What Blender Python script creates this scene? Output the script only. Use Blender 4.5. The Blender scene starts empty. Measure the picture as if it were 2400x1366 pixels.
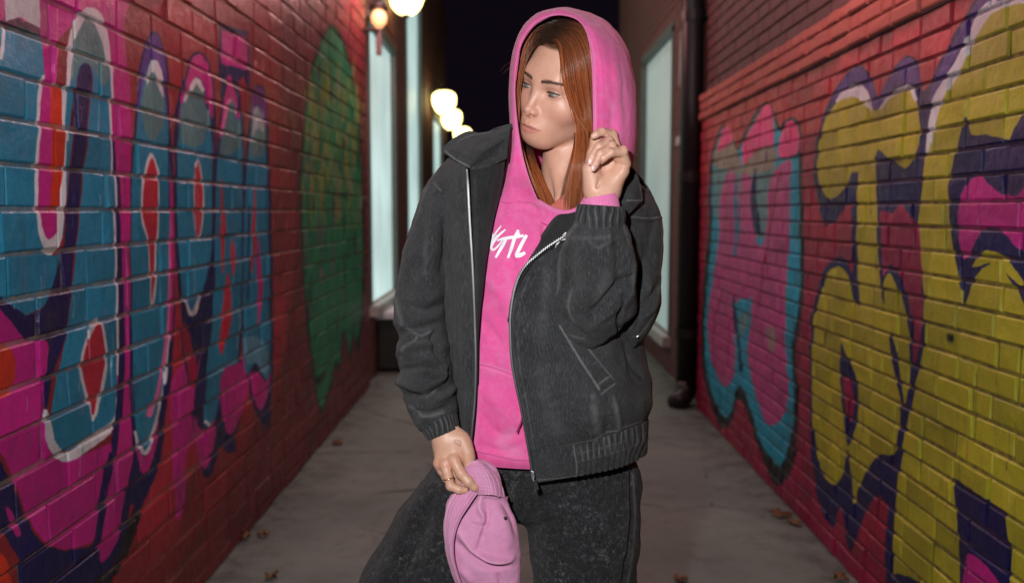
import bpy, bmesh, math, random
import numpy as np
from mathutils import Vector, Matrix, noise as mnoise

random.seed(7)
RNG = np.random.default_rng(7)
scene = bpy.context.scene
COL = scene.collection
R = math.radians

# ------------------------------------------------------------------ camera
CAM_H = 1.32
FPX = 2200.0                      # focal length in photo pixels (photo is 2400 x 1366)
PITCH = math.atan((683 - 495) / FPX)
YAW = math.atan(9 / FPX)
cam_d = bpy.data.cameras.new('camera')
cam = bpy.data.objects.new('camera', cam_d)
COL.objects.link(cam)
cam.location = (0, 0, CAM_H)
cam.rotation_euler = (R(90) - PITCH, 0, YAW)
cam_d.sensor_width = 36.0
cam_d.lens = 36.0 * FPX / 2400
cam_d.clip_start = 0.05
cam_d.clip_end = 500
cam_d.dof.use_dof = True
cam_d.dof.focus_distance = 1.62
cam_d.dof.aperture_fstop = 3.4
scene.camera = cam

# ------------------------------------------------------------------ night sky
world = bpy.data.worlds.new('World')
scene.world = world
world.use_nodes = True
wn = world.node_tree
wn.nodes.clear()
wo = wn.nodes.new('ShaderNodeOutputWorld')
wb = wn.nodes.new('ShaderNodeBackground')
wb.inputs['Color'].default_value = (0.40, 0.25, 0.50, 1)
wb.inputs['Strength'].default_value = 0.010
wn.links.new(wb.outputs[0], wo.inputs[0])

# ------------------------------------------------------------------ the photographer's flash
fl = bpy.data.lights.new('camera_flash', 'AREA')
fl.shape = 'DISK'
fl.size = 0.05
fl.energy = 31.0
fl.color = (1.0, 0.985, 0.975)
flo = bpy.data.objects.new('camera_flash', fl)
COL.objects.link(flo)
flo.location = (-0.18, 0.02, 1.53)
flo.rotation_euler = (R(84), 0, R(-4))

scene.view_settings.view_transform = 'Standard'
scene.view_settings.look = 'None'
scene.view_settings.gamma = 1.0
scene.view_settings.exposure = 0.0
scene.view_settings.use_curve_mapping = False
scene.cycles.max_bounces = 5
scene.cycles.diffuse_bounces = 3
scene.cycles.glossy_bounces = 3
scene.cycles.caustics_reflective = False
scene.cycles.caustics_refractive = False

# ------------------------------------------------------------------ helpers
_M = np.array(Matrix.Rotation(YAW, 3, 'Z') @ Matrix.Rotation(R(90) - PITCH, 3, 'X'))

def ray(px, py):
    px = np.asarray(px, float); py = np.asarray(py, float)
    d = np.stack([(px - 1200) / FPX, (683 - py) / FPX, -np.ones_like(px)], -1)
    return d @ _M.T

def W(px, py, Y):
    """the point of the place at depth Y (metres down the alley) seen at photo pixel px, py"""
    d = ray(px, py)
    t = np.asarray(Y, float) / d[..., 1]
    return d * t[..., None] + np.array([0, 0, CAM_H])

def WX(px, py, X):
    d = ray(px, py)
    t = X / d[..., 0]
    return d * t[..., None] + np.array([0, 0, CAM_H])

def PX(P):
    P = np.asarray(P, float) - np.array([0, 0, CAM_H])
    c = P @ _M
    return 1200 + FPX * c[..., 0] / -c[..., 2], 683 - FPX * c[..., 1] / -c[..., 2]

def props(o, label=None, cat=None, group=None, kind=None):
    if label: o['label'] = label
    if cat: o['category'] = cat
    if group: o['group'] = group
    if kind: o['kind'] = kind
    return o

def thing(name, label, cat, loc=(0, 0, 0), group=None):
    o = bpy.data.objects.new(name, None)
    COL.objects.link(o)
    o.location = loc
    o.empty_display_size = 0.1
    return props(o, label, cat, group)

def mk(name, verts, faces, mat=None, parent=None, smooth=True, attrs=None):
    me = bpy.data.meshes.new(name)
    v = np.asarray(verts, np.float32)
    if isinstance(faces, np.ndarray):
        n, k = faces.shape
        me.vertices.add(len(v)); me.vertices.foreach_set('co', v.ravel())
        me.loops.add(n * k); me.loops.foreach_set('vertex_index', faces.astype(np.int32).ravel())
        me.polygons.add(n)
        me.polygons.foreach_set('loop_start', np.arange(0, n * k, k, dtype=np.int32))
        me.update(calc_edges=True)
    else:
        me.from_pydata([tuple(map(float, p)) for p in v], [], [tuple(int(i) for i in f) for f in faces])
    if smooth:
        me.polygons.foreach_set('use_smooth', [True] * len(me.polygons))
    if attrs:
        for an, (typ, data) in attrs.items():
            a = me.attributes.new(an, typ, 'POINT')
            if typ == 'FLOAT_COLOR':
                a.data.foreach_set('color', np.asarray(data, np.float32).ravel())
            elif typ == 'FLOAT_VECTOR':
                a.data.foreach_set('vector', np.asarray(data, np.float32).ravel())
            else:
                a.data.foreach_set('value', np.asarray(data, np.float32).ravel())
    me.update()
    o = bpy.data.objects.new(name, me)
    COL.objects.link(o)
    if mat: me.materials.append(mat)
    if parent is not None:
        o.parent = parent
        o.matrix_parent_inverse = Matrix.Translation(parent.matrix_world.translation if parent.parent else parent.location).inverted() if False else Matrix()
        off = Vector((0, 0, 0)); p = parent
        while p is not None:
            off += p.location; p = p.parent
        o.location = -off
    return o

class MB:
    """collects simple shapes into one mesh"""
    def __init__(s): s.v = []; s.f = []; s.n = 0
    def add(s, v, f):
        s.v.append(np.asarray(v, float).reshape(-1, 3)); s.f += [tuple(i + s.n for i in q) for q in f]
        s.n += len(s.v[-1]); return s
    def box(s, a, b):
        x0, y0, z0 = a; x1, y1, z1 = b
        return s.add([(x0,y0,z0),(x1,y0,z0),(x1,y1,z0),(x0,y1,z0),(x0,y0,z1),(x1,y0,z1),(x1,y1,z1),(x0,y1,z1)],
                     [(0,3,2,1),(4,5,6,7),(0,1,5,4),(1,2,6,5),(2,3,7,6),(3,0,4,7)])
    def tube(s, pts, rad, n=8, cap=True):
        pts = [Vector(p) for p in pts]; k = len(pts)
        rad = [rad] * k if not hasattr(rad, '__len__') else rad
        V = []; up = None
        for i, p in enumerate(pts):
            t = (pts[min(i + 1, k - 1)] - pts[max(i - 1, 0)]).normalized()
            if up is None:
                up = t.orthogonal().normalized()
            up = (up - t * up.dot(t)).normalized()
            w = t.cross(up)
            for j in range(n):
                a = 2 * math.pi * j / n
                V.append(p + (up * math.cos(a) + w * math.sin(a)) * rad[i])
        F = [(i*n + j, i*n + (j+1) % n, (i+1)*n + (j+1) % n, (i+1)*n + j) for i in range(k-1) for j in range(n)]
        if cap:
            F += [tuple(range(n))[::-1], tuple((k-1)*n + j for j in range(n))]
        return s.add(V, F)
    def lathe(s, prof, c, n=24):
        V = []; k = len(prof)
        for r, z in prof:
            for j in range(n):
                a = 2 * math.pi * j / n
                V.append((c[0] + r * math.cos(a), c[1] + r * math.sin(a), c[2] + z))
        F = [(i*n + j, i*n + (j+1) % n, (i+1)*n + (j+1) % n, (i+1)*n + j) for i in range(k-1) for j in range(n)]
        F += [tuple(range(n))[::-1], tuple((k-1)*n + j for j in range(n))]
        return s.add(V, F)
    def build(s, name, mat, parent=None, smooth=False):
        return mk(name, np.concatenate(s.v), s.f, mat, parent, smooth)

def bevel(o, w, seg=2):
    m = o.modifiers.new('bevel', 'BEVEL'); m.width = w; m.segments = seg; m.limit_method = 'ANGLE'
    return o

def crom(P, n, closed=False):
    """Catmull-Rom through P (k,d), n samples per span"""
    P = np.asarray(P, float); k = len(P)
    if closed:
        Q = np.concatenate([P[-1:], P, P[:2]])
        spans = k
    else:
        Q = np.concatenate([2*P[:1]-P[1:2], P, 2*P[-1:]-P[-2:-1]])
        spans = k - 1
    t = np.linspace(0, 1, n, endpoint=False)[:, None]
    out = []
    for i in range(spans):
        a, b, c, d = Q[i], Q[i+1], Q[i+2], Q[i+3]
        out.append(0.5*((2*b) + (-a+c)*t + (2*a-5*b+4*c-d)*t**2 + (-a+3*b-3*c+d)*t**3))
    out = np.concatenate(out)
    if not closed: out = np.concatenate([out, P[-1:]])
    return out

def resample(P, n, closed=False):
    P = np.asarray(P, float)
    if closed: P = np.concatenate([P, P[:1]])
    L = np.concatenate([[0], np.cumsum(np.linalg.norm(np.diff(P, axis=0), axis=1))])
    s = np.linspace(0, L[-1], n + 1 if closed else n)
    if closed: s = s[:-1]
    return np.stack([np.interp(s, L, P[:, i]) for i in range(P.shape[1])], -1)

# ------------------------------------------------------------------ materials
def new_mat(name):
    m = bpy.data.materials.new(name); m.use_nodes = True
    nt = m.node_tree; b = nt.nodes['Principled BSDF']
    return m, nt, b

def N(nt, typ, **kw):
    n = nt.nodes.new(typ)
    for k, v in kw.items():
        if k.startswith('i_'):
            key = k[2:]
            n.inputs[int(key) if key.isdigit() else key].default_value = v
        else: setattr(n, k, v)
    return n

def mixc(nt, a, b, fac, blend='MIX'):
    n = N(nt, 'ShaderNodeMix', data_type='RGBA', blend_type=blend)
    for inp, v in ((n.inputs[6], a), (n.inputs[7], b)):
        if hasattr(v, 'is_output') or isinstance(v, bpy.types.NodeSocket): nt.links.new(v, inp)
        else: inp.default_value = (*v, 1) if len(v) == 3 else v
    if isinstance(fac, bpy.types.NodeSocket): nt.links.new(fac, n.inputs[0])
    else: n.inputs[0].default_value = fac
    return n.outputs[2]

def ramp(nt, src, a, b, va=0.0, vb=1.0):
    n = N(nt, 'ShaderNodeMapRange'); n.clamp = True
    n.inputs[1].default_value = a; n.inputs[2].default_value = b
    n.inputs[3].default_value = va; n.inputs[4].default_value = vb
    nt.links.new(src, n.inputs[0]); return n.outputs[0]

def math_(nt, op, a, b=None):
    n = N(nt, 'ShaderNodeMath', operation=op)
    for i, v in enumerate((a, b)):
        if v is None: continue
        if isinstance(v, bpy.types.NodeSocket): nt.links.new(v, n.inputs[i])
        else: n.inputs[i].default_value = v
    return n.outputs[0]

def noise_(nt, scale, detail=3, rough=0.55, vec=None, dist=0.0):
    n = N(nt, 'ShaderNodeTexNoise', i_Scale=scale, i_Detail=detail, i_Roughness=rough, i_Distortion=dist)
    if vec is not None: nt.links.new(vec, n.inputs['Vector'])
    return n

def geo_pos(nt):
    return N(nt, 'ShaderNodeNewGeometry').outputs['Position']

def bump(nt, bsdf, h, strength=0.3, dist=0.002, normal=None):
    n = N(nt, 'ShaderNodeBump', i_Strength=strength, i_Distance=dist)
    nt.links.new(h, n.inputs['Height'])
    if normal is not None: nt.links.new(normal, n.inputs['Normal'])
    nt.links.new(n.outputs[0], bsdf.inputs['Normal'])
    return n.outputs[0]

def plain(name, col, rough=0.6, metal=0.0, nscale=40, var=0.15, bmp=0.1, bd=0.001):
    m, nt, b = new_mat(name)
    p = geo_pos(nt)
    nz = noise_(nt, nscale, 4, 0.6, p)
    c = mixc(nt, tuple(x * (1 - var) for x in col), tuple(min(1, x * (1 + var)) for x in col), ramp(nt, nz.outputs[0], 0.3, 0.7))
    nt.links.new(c, b.inputs['Base Color'])
    b.inputs['Roughness'].default_value = rough; b.inputs['Metallic'].default_value = metal
    if bmp: bump(nt, b, nz.outputs[0], bmp, bd)
    return m

def glow(name, col, strength, base=(0.8, 0.8, 0.8)):
    m, nt, b = new_mat(name)
    b.inputs['Base Color'].default_value = (*base, 1)
    b.inputs['Emission Color'].default_value = (*col, 1)
    b.inputs['Emission Strength'].default_value = strength
    return m
M_black = plain('black_iron', (0.012, 0.012, 0.014), 0.45, nscale=30, bmp=.15)

# ================================================================== sprayed paint
XL, XR = -1.10, 1.22              # faces of the two brick walls
LY0, LY1 = 1.15, 7.0              # left wall runs from beside the photographer to its far corner
RY0, RY1 = 1.15, 6.25
PH = 3.6
RES = 440                          # texels per metre

PAL = dict(
    red=(140, 32, 44), crim=(160, 22, 66), brick=(112, 38, 44), mag=(198, 26, 140), teal=(30, 136, 174), tealg=(92, 140, 146),
    navy=(16, 12, 84), white=(222, 226, 234), orange=(205, 52, 24), purple=(92, 58, 150), pink=(238, 120, 190), black=(16, 16, 26),
    green=(40, 136, 88), ygreen=(136, 142, 58), dgreen=(16, 44, 34), yellow=(184, 180, 42), cyan=(30, 168, 200), mauve=(192, 74, 146),
    hot=(242, 70, 150), grey=(150, 142, 128), drk=(30, 14, 40), redp=(196, 36, 66), violet=(120, 40, 130), olive=(150, 150, 40), coral=(184, 58, 62), crimd=(150, 20, 76))

class Paint:
    def __init__(s, X, y0, y1, base):
        s.X, s.y0, s.y1 = X, y0, y1
        s.w = int((y1 - y0) * RES); s.h = int(PH * RES)
        s.img = np.zeros((s.h, s.w, 3), np.float32); s.img[:] = np.array(PAL[base]) / 255
        s.soft = 1.2
    def uv(s, P):
        P = np.asarray(P, float)
        q = WX(P[:, 0], P[:, 1], s.X)
        return np.stack([(q[:, 1] - s.y0) * RES, q[:, 2] * RES], -1)
    def fill(s, P, c, smooth=True, alpha=1.0):
        P = crom(P, 8, True) if smooth else np.asarray(P, float)
        s.poly(s.uv(P), c, alpha)
    def poly(s, q, c, alpha=1.0):
        x0 = max(0, int(q[:, 0].min()) - 2); x1 = min(s.w, int(q[:, 0].max()) + 3)
        y0 = max(0, int(q[:, 1].min()) - 2); y1 = min(s.h, int(q[:, 1].max()) + 3)
        if x1 <= x0 or y1 <= y0: return
        xs = np.arange(x0, x1) + 0.5
        acc = np.zeros((y1 - y0, x1 - x0), np.float32)
        a = q; b = np.roll(q, -1, 0)
        for sub in (0.25, 0.75):
            for r, yy in enumerate(np.arange(y0, y1) + sub):
                m = ((a[:, 1] <= yy) & (b[:, 1] > yy)) | ((b[:, 1] <= yy) & (a[:, 1] > yy))
                if not m.any(): continue
                A = a[m]; B = b[m]
                xc = np.sort(A[:, 0] + (yy - A[:, 1]) / (B[:, 1] - A[:, 1]) * (B[:, 0] - A[:, 0]))
                ins = np.zeros(x1 - x0, np.float32)
                for k in range(0, len(xc) - 1, 2):
                    ins += np.clip(xs + 0.5 - xc[k], 0, 1) * np.clip(xc[k+1] - xs + 0.5, 0, 1)
                acc[r] += ins * 0.5
        acc = np.clip(acc, 0, 1)[..., None] * alpha
        reg = s.img[y0:y1, x0:x1]
        reg[:] = reg * (1 - acc) + (np.array(PAL[c], np.float32) / 255) * acc
    def line(s, P, c, w, smooth=True, alpha=1.0):
        """a stroke of width w photo pixels (one number, or one for each point)"""
        P = np.asarray(P, float); wv = np.full(len(P), w, float) if not hasattr(w, '__len__') else np.asarray(w, float)
        D = np.column_stack([P, wv])
        D = crom(D, 8) if smooth else D
        t = np.gradient(D[:, :2], axis=0); t /= np.linalg.norm(t, axis=1)[:, None] + 1e-9
        n = np.stack([-t[:, 1], t[:, 0]], -1) * D[:, 2:3] / 2
        s.poly(s.uv(np.concatenate([D[:, :2] + n, (D[:, :2] - n)[::-1]])), c, alpha)
    def noise(s, seed, cell):
        r = np.random.default_rng(seed)
        gh, gw = int(s.h / cell) + 3, int(s.w / cell) + 3
        g = r.random((gh, gw)).astype(np.float32)
        yy = np.arange(s.h) / cell; xx = np.arange(s.w) / cell
        iy = yy.astype(int); ix = xx.astype(int)
        fy = (yy - iy)[:, None]; fx = (xx - ix)[None]
        fy = fy*fy*(3-2*fy); fx = fx*fx*(3-2*fx)
        return ((g[iy][:, ix]*(1-fx) + g[iy][:, ix+1]*fx)*(1-fy) + (g[iy+1][:, ix]*(1-fx) + g[iy+1][:, ix+1]*fx)*fy)
    def image(s, name):
        im = bpy.data.images.new(name, s.w, s.h, alpha=False)
        a = np.ones((s.h, s.w, 4), np.float32)
        v = (s.noise(3, 180) - .5) * .10 + (s.noise(4, 50) - .5) * .08 + (s.noise(5, 9) - .5) * .06
        a[..., :3] = np.clip(s.img * (1 + v[..., None]), 0, 1)
        im.pixels.foreach_set(a.ravel()); im.update(); im.pack()
        return im

# ---- left wall
L = Paint(XL, LY0, LY1, 'brick')
# red undercoat round the letters, fading into bare brick
L.fill([(-400,-300),(640,-300),(660,60),(640,500),(600,900),(560,1100),(400,1366),(300,1700),(-600,2200),(-800,1000)], 'red', alpha=.85)
L.fill([(300,60),(660,230),(660,900),(500,1000),(300,1000)], 'coral', alpha=.35)
L.fill([(400,640),(640,640),(655,860),(480,1060),(400,1200),(300,1250),(300,900)], 'redp', alpha=.6)
L.fill([(405,880),(470,860),(470,1010),(440,1060),(430,1205),(412,1200),(405,1050)], 'mag')
# first letter: shadow, halo, lobe
L.fill([(-60,1000),(0,1073),(41,1156),(62,1218),(88,1265),(140,1288),(207,1280),(227,1244),(240,1180),(262,1060),(300,1080),(312,1110),(300,1228),(278,1290),(258,1347),(240,1400),(80,1400),(40,1310),(0,1240),(-60,1200)], 'navy')
L.fill([(258,1347),(278,1290),(300,1228),(330,1150),(335,1190),(300,1290),(262,1366),(240,1420),(200,1420),(227,1347)], 'black')
L.fill([(-60,1290),(0,1296),(20,1330),(35,1400),(-60,1420)], 'orange')
L.fill([(-60,-60),(285,-60),(292,60),(297,130),(305,240),(308,400),(304,600),(308,760),(312,900),(318,1000),(312,1090),(298,1180),(275,1265),(245,1315),(233,1295),(240,1230),(262,1100),(268,900),(250,400),(200,60),(80,150),(-60,100)], 'mag')
L.fill([(-60,600),(0,703),(50,780),(105,800),(118,860),(105,960),(115,1040),(150,1080),(262,1040),(255,1110),(235,1200),(222,1250),(207,1272),(160,1286),(110,1275),(75,1235),(55,1180),(40,1140),(10,1070),(-60,1000)], 'mag')
L.fill([(-50,790),(0,800),(28,820),(38,860),(30,905),(5,932),(-50,935)], 'orange')
L.fill([(12,1190),(22,1192),(40,1225),(46,1250),(36,1255),(22,1225)], 'mag')
# teal left piece and bowl
L.fill([(-80,70),(0,62),(20,66),(60,62),(112,92),(106,200),(92,330),(84,480),(95,570),(130,600),(160,585),(145,650),(120,705),(90,728),(60,738),(25,722),(3,700),(-60,640)], 'teal', smooth=False)
L.fill([(0,55),(20,40),(40,30),(55,50),(75,48),(100,80),(70,78),(40,72),(10,72)], 'dgreen', alpha=.6)
L.fill([(12,-40),(62,-30),(128,34),(118,82),(84,60),(52,40),(14,52)], 'white', smooth=False)
L.line([(10,62),(8,90),(0,140)], 'white', 9)
# navy stem sweeping into the bowl outline
L.fill([(192,150),(206,152),(213,175),(212,215),(203,300),(194,400),(185,520),(172,620),(162,720),(148,800),(128,860),(108,960),(104,900),(110,850),(108,800),(62,792),(20,742),(-10,700),(6,698),(40,724),(68,737),(100,722),(126,670),(148,592),(160,480),(170,330),(178,210),(182,165)], 'navy')
# teal right piece
L.fill([(206,42),(222,52),(243,108),(258,190),(262,330),(268,480),(273,650),(275,800),(275,960),(266,990),(220,1028),(150,1058),(124,1034),(116,990),(134,880),(150,800),(164,720),(176,620),(188,520),(197,400),(206,300),(215,215),(214,170),(205,150),(190,152),(180,175),(174,230),(167,330),(157,480),(149,560),(155,400),(153,300),(156,200),(166,110),(185,60)], 'teal')
L.fill([(206,42),(222,52),(243,108),(252,170),(240,200),(214,160),(190,150),(168,190),(160,150),(175,85)], 'tealg')  # greyer teal letter tops, here and below: warm light put into the paint
L.line([(156,330),(155,240),(162,140),(178,70),(204,30),(228,44),(248,100),(260,170)], 'white', [5,8,12,18,22,24,16,9])
L.line([(258,160),(264,300),(270,480),(276,700),(278,880)], 'white', [7,6,6,6,6])
L.line([(278,930),(274,985),(220,1030),(158,1070),(122,1045),(112,1000),(108,960)], 'white', [6,16,22,20,22,16,5])
L.line([(268,330),(277,480),(283,650),(287,820),(284,930),(276,1000),(268,1060),(255,1130)], 'navy', [5,9,12,14,15,14,14,12])
L.line([(262,1060),(240,1180),(222,1290)], 'navy', [16,16,14])
# slot
L.fill([(97,185),(88,290),(80,390),(82,492),(90,553),(113,597),(138,582),(154,513),(157,440),(155,360),(153,240),(150,212),(123,192)], 'white')
L.fill([(107,182),(125,192),(140,300),(138,495),(132,540),(113,562),(98,540),(90,490),(89,390),(96,280)], 'mag')
L.fill([(122,198),(147,208),(152,300),(150,400),(138,490),(116,496),(119,350)], 'orange', smooth=False)
L.line([(122,-40),(120,80),(118,200)], 'mag', [60,40,20])
L.line([(138,20),(136,100),(122,190)], 'pink', 3, alpha=.6)
# lozenge
L.fill([(232,744),(247,780),(254,850),(243,925),(222,988),(205,950),(191,880),(190,830),(205,780),(220,752)], 'white')
L.fill([(233,756),(243,795),(247,850),(236,915),(222,972),(206,920),(196,870),(196,830),(213,785)], 'redp')
# second letter
L.fill([(310,1180),(322,1205),(345,1160),(372,1100),(392,960),(405,820),(409,600),(405,400),(400,280),(392,160),(382,100),(366,74),(348,88),(330,150),(318,250),(309,400),(306,600),(306,900),(312,1040),(300,1120),(285,1225)], 'navy')
L.fill([(318,300),(328,200),(346,100),(365,80),(380,105),(390,200),(396,300),(380,200),(362,160),(340,200)], 'purple')
L.fill([(311,420),(320,290),(338,190),(360,140),(376,170),(388,230),(395,320),(397,480),(397,700),(391,850),(376,970),(336,1060),(320,1000),(313,850),(308,600)], 'teal')
L.fill([(330,260),(345,180),(362,140),(378,180),(388,240),(380,300),(350,330)], 'tealg')
L.fill([(343,200),(352,155),(366,142),(380,180),(386,230),(372,200),(360,170)], 'white')
L.fill([(353,358),(370,395),(376,440),(374,500),(370,580),(362,705),(352,707),(349,580),(335,520),(331,450),(340,385)], 'white')
L.fill([(353,370),(368,410),(371,480),(366,575),(357,697),(354,690),(352,575),(338,510),(337,440)], 'redp')
L.line([(400,500),(398,650),(390,800),(372,920),(352,975)], 'pink', [5,8,9,9,14])
L.line([(402,420),(404,600),(398,800)], 'mag', [6,8,8])
L.line([(318,1010),(336,1062),(362,1015),(386,900),(396,780)], 'white', [6,10,9,5,4])
L.fill([(318,1050),(336,1070),(356,1040),(376,985),(360,1070),(338,1112),(326,1095)], 'mag')
# third letter
L.fill([(408,330),(420,230),(440,145),(465,122),(492,145),(502,220),(506,340),(506,600),(498,760),(470,820),(450,905),(432,860),(424,740),(412,600)], 'navy')
L.fill([(420,300),(432,200),(448,145),(468,128),(490,155),(498,230),(495,280),(478,200),(455,185),(436,240)], 'mag')
L.fill([(418,330),(432,235),(456,190),(476,210),(492,280),(498,380),(497,560),(480,660),(452,735),(430,700),(418,570),(415,430)], 'teal')
L.fill([(424,320),(434,238),(456,192),(476,212),(490,275),(480,330),(450,345)], 'tealg')
L.line([(434,240),(456,190),(478,215)], 'white', [6,14,8])
L.line([(430,700),(450,735),(470,690)], 'white', [4,12,4])
L.fill([(465,372),(475,420),(478,490),(470,560),(461,545),(453,470),(456,400)], 'white')
L.fill([(465,380),(473,430),(474,490),(468,552),(461,540),(455,470),(458,410)], 'redp')
L.fill([(428,760),(445,780),(460,860),(455,905),(445,900),(434,840)], 'crim')
# fourth letter
L.fill([(512,55),(582,75),(585,230),(575,180),(556,190),(540,175),(515,240)], 'navy', smooth=False)
L.fill([(520,70),(578,88),(578,165),(520,150)], 'mag', smooth=False)
L.fill([(520,90),(548,96),(545,145),(520,140)], 'pink', smooth=False, alpha=.5)
L.fill([(505,400),(515,260),(535,170),(550,160),(566,230),(572,400),(574,640),(566,840),(540,1000),(510,1060),(495,1110),(478,1115),(468,1080),(452,960),(470,820),(498,640)], 'navy')
L.fill([(512,330),(525,230),(540,175),(556,240),(565,330),(556,300),(540,230),(525,270)], 'mag')
L.fill([(510,380),(525,265),(540,228),(556,260),(566,340),(569,460),(566,700),(556,860),(528,930),(500,990),(484,992),(482,900),(498,740),(506,520)], 'teal')
L.fill([(516,360),(527,265),(541,230),(556,262),(562,340),(540,360)], 'tealg')
L.line([(518,320),(530,250),(542,232)], 'pink', [6,9,9])
L.line([(520,420),(524,560),(522,640)], 'redp', [3,9,3])
L.line([(545,560),(549,600),(545,650)], 'redp', [3,12,3])
L.fill([(532,640),(545,700),(540,760),(522,830),(514,800),(524,720)], 'redp')
L.line([(484,985),(505,1000),(530,930)], 'white', [6,10,4])
L.fill([(455,975),(470,1000),(488,1004),(506,985),(500,1050),(480,1098),(466,1070)], 'mag')
L.line([(548,930),(530,1010),(545,1060)], 'navy', [60,50,20])
L.fill([(516,880),(560,850),(586,840),(582,920),(560,985),(540,1018),(526,990)], 'mag')
# fifth letter
L.fill([(572,420),(580,300),(592,215),(604,200),(622,220),(630,330),(636,480),(640,700),(642,860),(634,960),(624,1005),(598,960),(584,900),(570,700)], 'navy')
L.fill([(588,290),(594,215),(606,205),(620,225),(624,300)], 'violet')
L.fill([(576,440),(583,340),(592,265),(603,248),(616,270),(624,350),(629,480),(633,700),(634,850),(622,890),(600,850),(576,870),(570,700)], 'teal')
L.fill([(583,350),(592,266),(603,250),(616,272),(622,350),(600,370)], 'tealg')
L.fill([(590,330),(594,270),(603,250),(614,275),(616,310),(602,300)], 'white', alpha=.7)
L.line([(598,440),(596,560),(592,640)], 'redp', [3,9,3])
L.line([(604,560),(610,660),(604,760)], 'mag', [4,12,4])
L.line([(586,480),(582,700)], 'navy', 4)
L.fill([(575,790),(612,796),(630,830),(622,880),(600,850),(580,852)], 'white', alpha=.35)
L.fill([(586,880),(604,872),(622,895),(636,870),(628,930),(614,960),(600,945)], 'mag')
# green piece near the corner
L.fill([(775,56),(803,90),(828,180),(846,330),(853,500),(854,700),(846,800),(838,830),(830,790),(822,850),(812,800),(806,790),(798,865),(786,858),(780,900),(766,940),(752,970),(742,930),(728,830),(712,680),(704,500),(706,360),(722,200),(748,100)], 'dgreen')
L.fill([(776,66),(800,95),(824,185),(842,330),(849,500),(850,680),(842,780),(834,800),(828,770),(820,825),(810,780),(802,780),(797,850),(788,845),(778,890),(764,930),(754,955),(746,920),(733,820),(717,680),(709,500),(711,360),(727,200),(752,110)], 'green')
_g = RNG
for k in range(150):
    x = _g.uniform(712, 846); y = _g.uniform(130, 470); h = _g.uniform(25, 110); w_ = _g.uniform(3, 9)
    if abs(x - 778) > 62 and y < 260: continue
    L.line([(x, y), (x + _g.uniform(-3, 3), y + h / 2), (x, y + h)], ['ygreen','ygreen','ygreen','olive','dgreen','grey','ygreen','green'][int(_g.integers(0, 8))], [1, w_, 1], alpha=.75)
for k in range(45):
    x = _g.uniform(716, 846); y = _g.uniform(440, 720); h = _g.uniform(30, 110)
    L.line([(x, y), (x, y + h / 2), (x, y + h)], ['dgreen','green','mauve','dgreen'][int(_g.integers(0, 4))], [1, 6, 1], alpha=.4)
L.line([(730,865),(742,892),(756,880),(762,868)], 'dgreen', [4,14,12,4])
# dribbles
for k in range(70):
    x = _g.uniform(5, 640); y = _g.uniform(120, 1150); h = _g.uniform(25, 110)
    L.line([(x, y), (x + 2, y + h*.4), (x - 1, y + h)], ['white','pink','tealg'][k % 3], [_g.uniform(.8, 2.0), 1.2, 2.2], alpha=.6)
for k in range(40):
    x = _g.uniform(60, 640); y = _g.uniform(400, 1100); h = _g.uniform(30, 140)
    L.line([(x, y), (x + 1, y + h*.6), (x, y + h)], 'navy', [1.2, 1.0, 2.4], alpha=.45)
IMG_L = L.image('paint_left')

# ---- right wall
Rw = Paint(XR, RY0, RY1, 'crim')
Rw.fill([(1560,330),(1700,250),(2000,60),(2300,-200),(2500,-300),(2500,60),(2200,200),(2000,290),(1800,330),(1640,420),(1560,420)], 'coral', alpha=.75)  # orange-red top of the wall: warm lamp light put into the paint
Rw.fill([(1600,640),(2200,640),(2200,1300),(1900,1300),(1700,1000),(1600,960)], 'crimd', alpha=.5)
Rw.fill([(2050,500),(2200,520),(2170,760),(2130,820),(2060,600)], 'mag', alpha=.7)
Rw.fill([(2080,1366),(2090,1200),(2050,1160),(2000,1260),(1990,1300),(2040,1400)], 'crim')
# small pink letter near the pipe
Rw.fill([(1664,380),(1676,330),(1698,292),(1728,345),(1738,330),(1765,270),(1795,240),(1816,262),(1830,300),(1842,280),(1870,282),(1878,360),(1882,520),(1884,650),(1878,740),(1864,830),(1871,918),(1868,1010),(1862,1080),(1845,1118),(1822,1138),(1800,1105),(1772,1036),(1752,975),(1738,940),(1727,940),(1712,990),(1696,1004),(1680,985),(1656,912),(1644,830),(1646,700),(1658,560),(1662,450)], 'black')
Rw.fill([(1670,390),(1680,335),(1700,300),(1728,352),(1742,335),(1770,280),(1795,248),(1810,270),(1828,310),(1842,290),(1866,290),(1870,360),(1873,500),(1876,650),(1868,740),(1854,830),(1861,918),(1858,996),(1840,1073),(1819,1089),(1783,1032),(1762,970),(1741,912),(1727,908),(1714,960),(1695,975),(1664,908),(1652,830),(1655,700),(1667,560)], 'cyan')
Rw.fill([(1672,385),(1682,335),(1700,303),(1726,352),(1734,400),(1700,395)], 'grey')
Rw.fill([(1680,350),(1700,296),(1716,322),(1700,345)], 'hot')
Rw.fill([(1741,345),(1768,288),(1795,246),(1812,268),(1810,345),(1780,360),(1744,392)], 'hot')
Rw.fill([(1740,392),(1775,352),(1812,345),(1810,395),(1740,410)], 'grey')
Rw.fill([(1826,366),(1838,296),(1864,288),(1872,356)], 'hot')
Rw.fill([(1672,392),(1735,395),(1812,392),(1850,370),(1850,500),(1845,560),(1700,560),(1674,500)], 'grey', smooth=False, alpha=.6)
Rw.fill([(1692,440),(1718,430),(1722,600),(1716,700),(1722,800),(1719,880),(1700,905),(1680,880),(1665,830),(1659,740),(1673,640),(1684,560)], 'mauve')
Rw.fill([(1740,620),(1790,560),(1806,420),(1850,375),(1852,420),(1850,520),(1841,700),(1842,850),(1850,900),(1842,960),(1815,995),(1790,980),(1765,900),(1752,820),(1762,700)], 'mauve')
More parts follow.
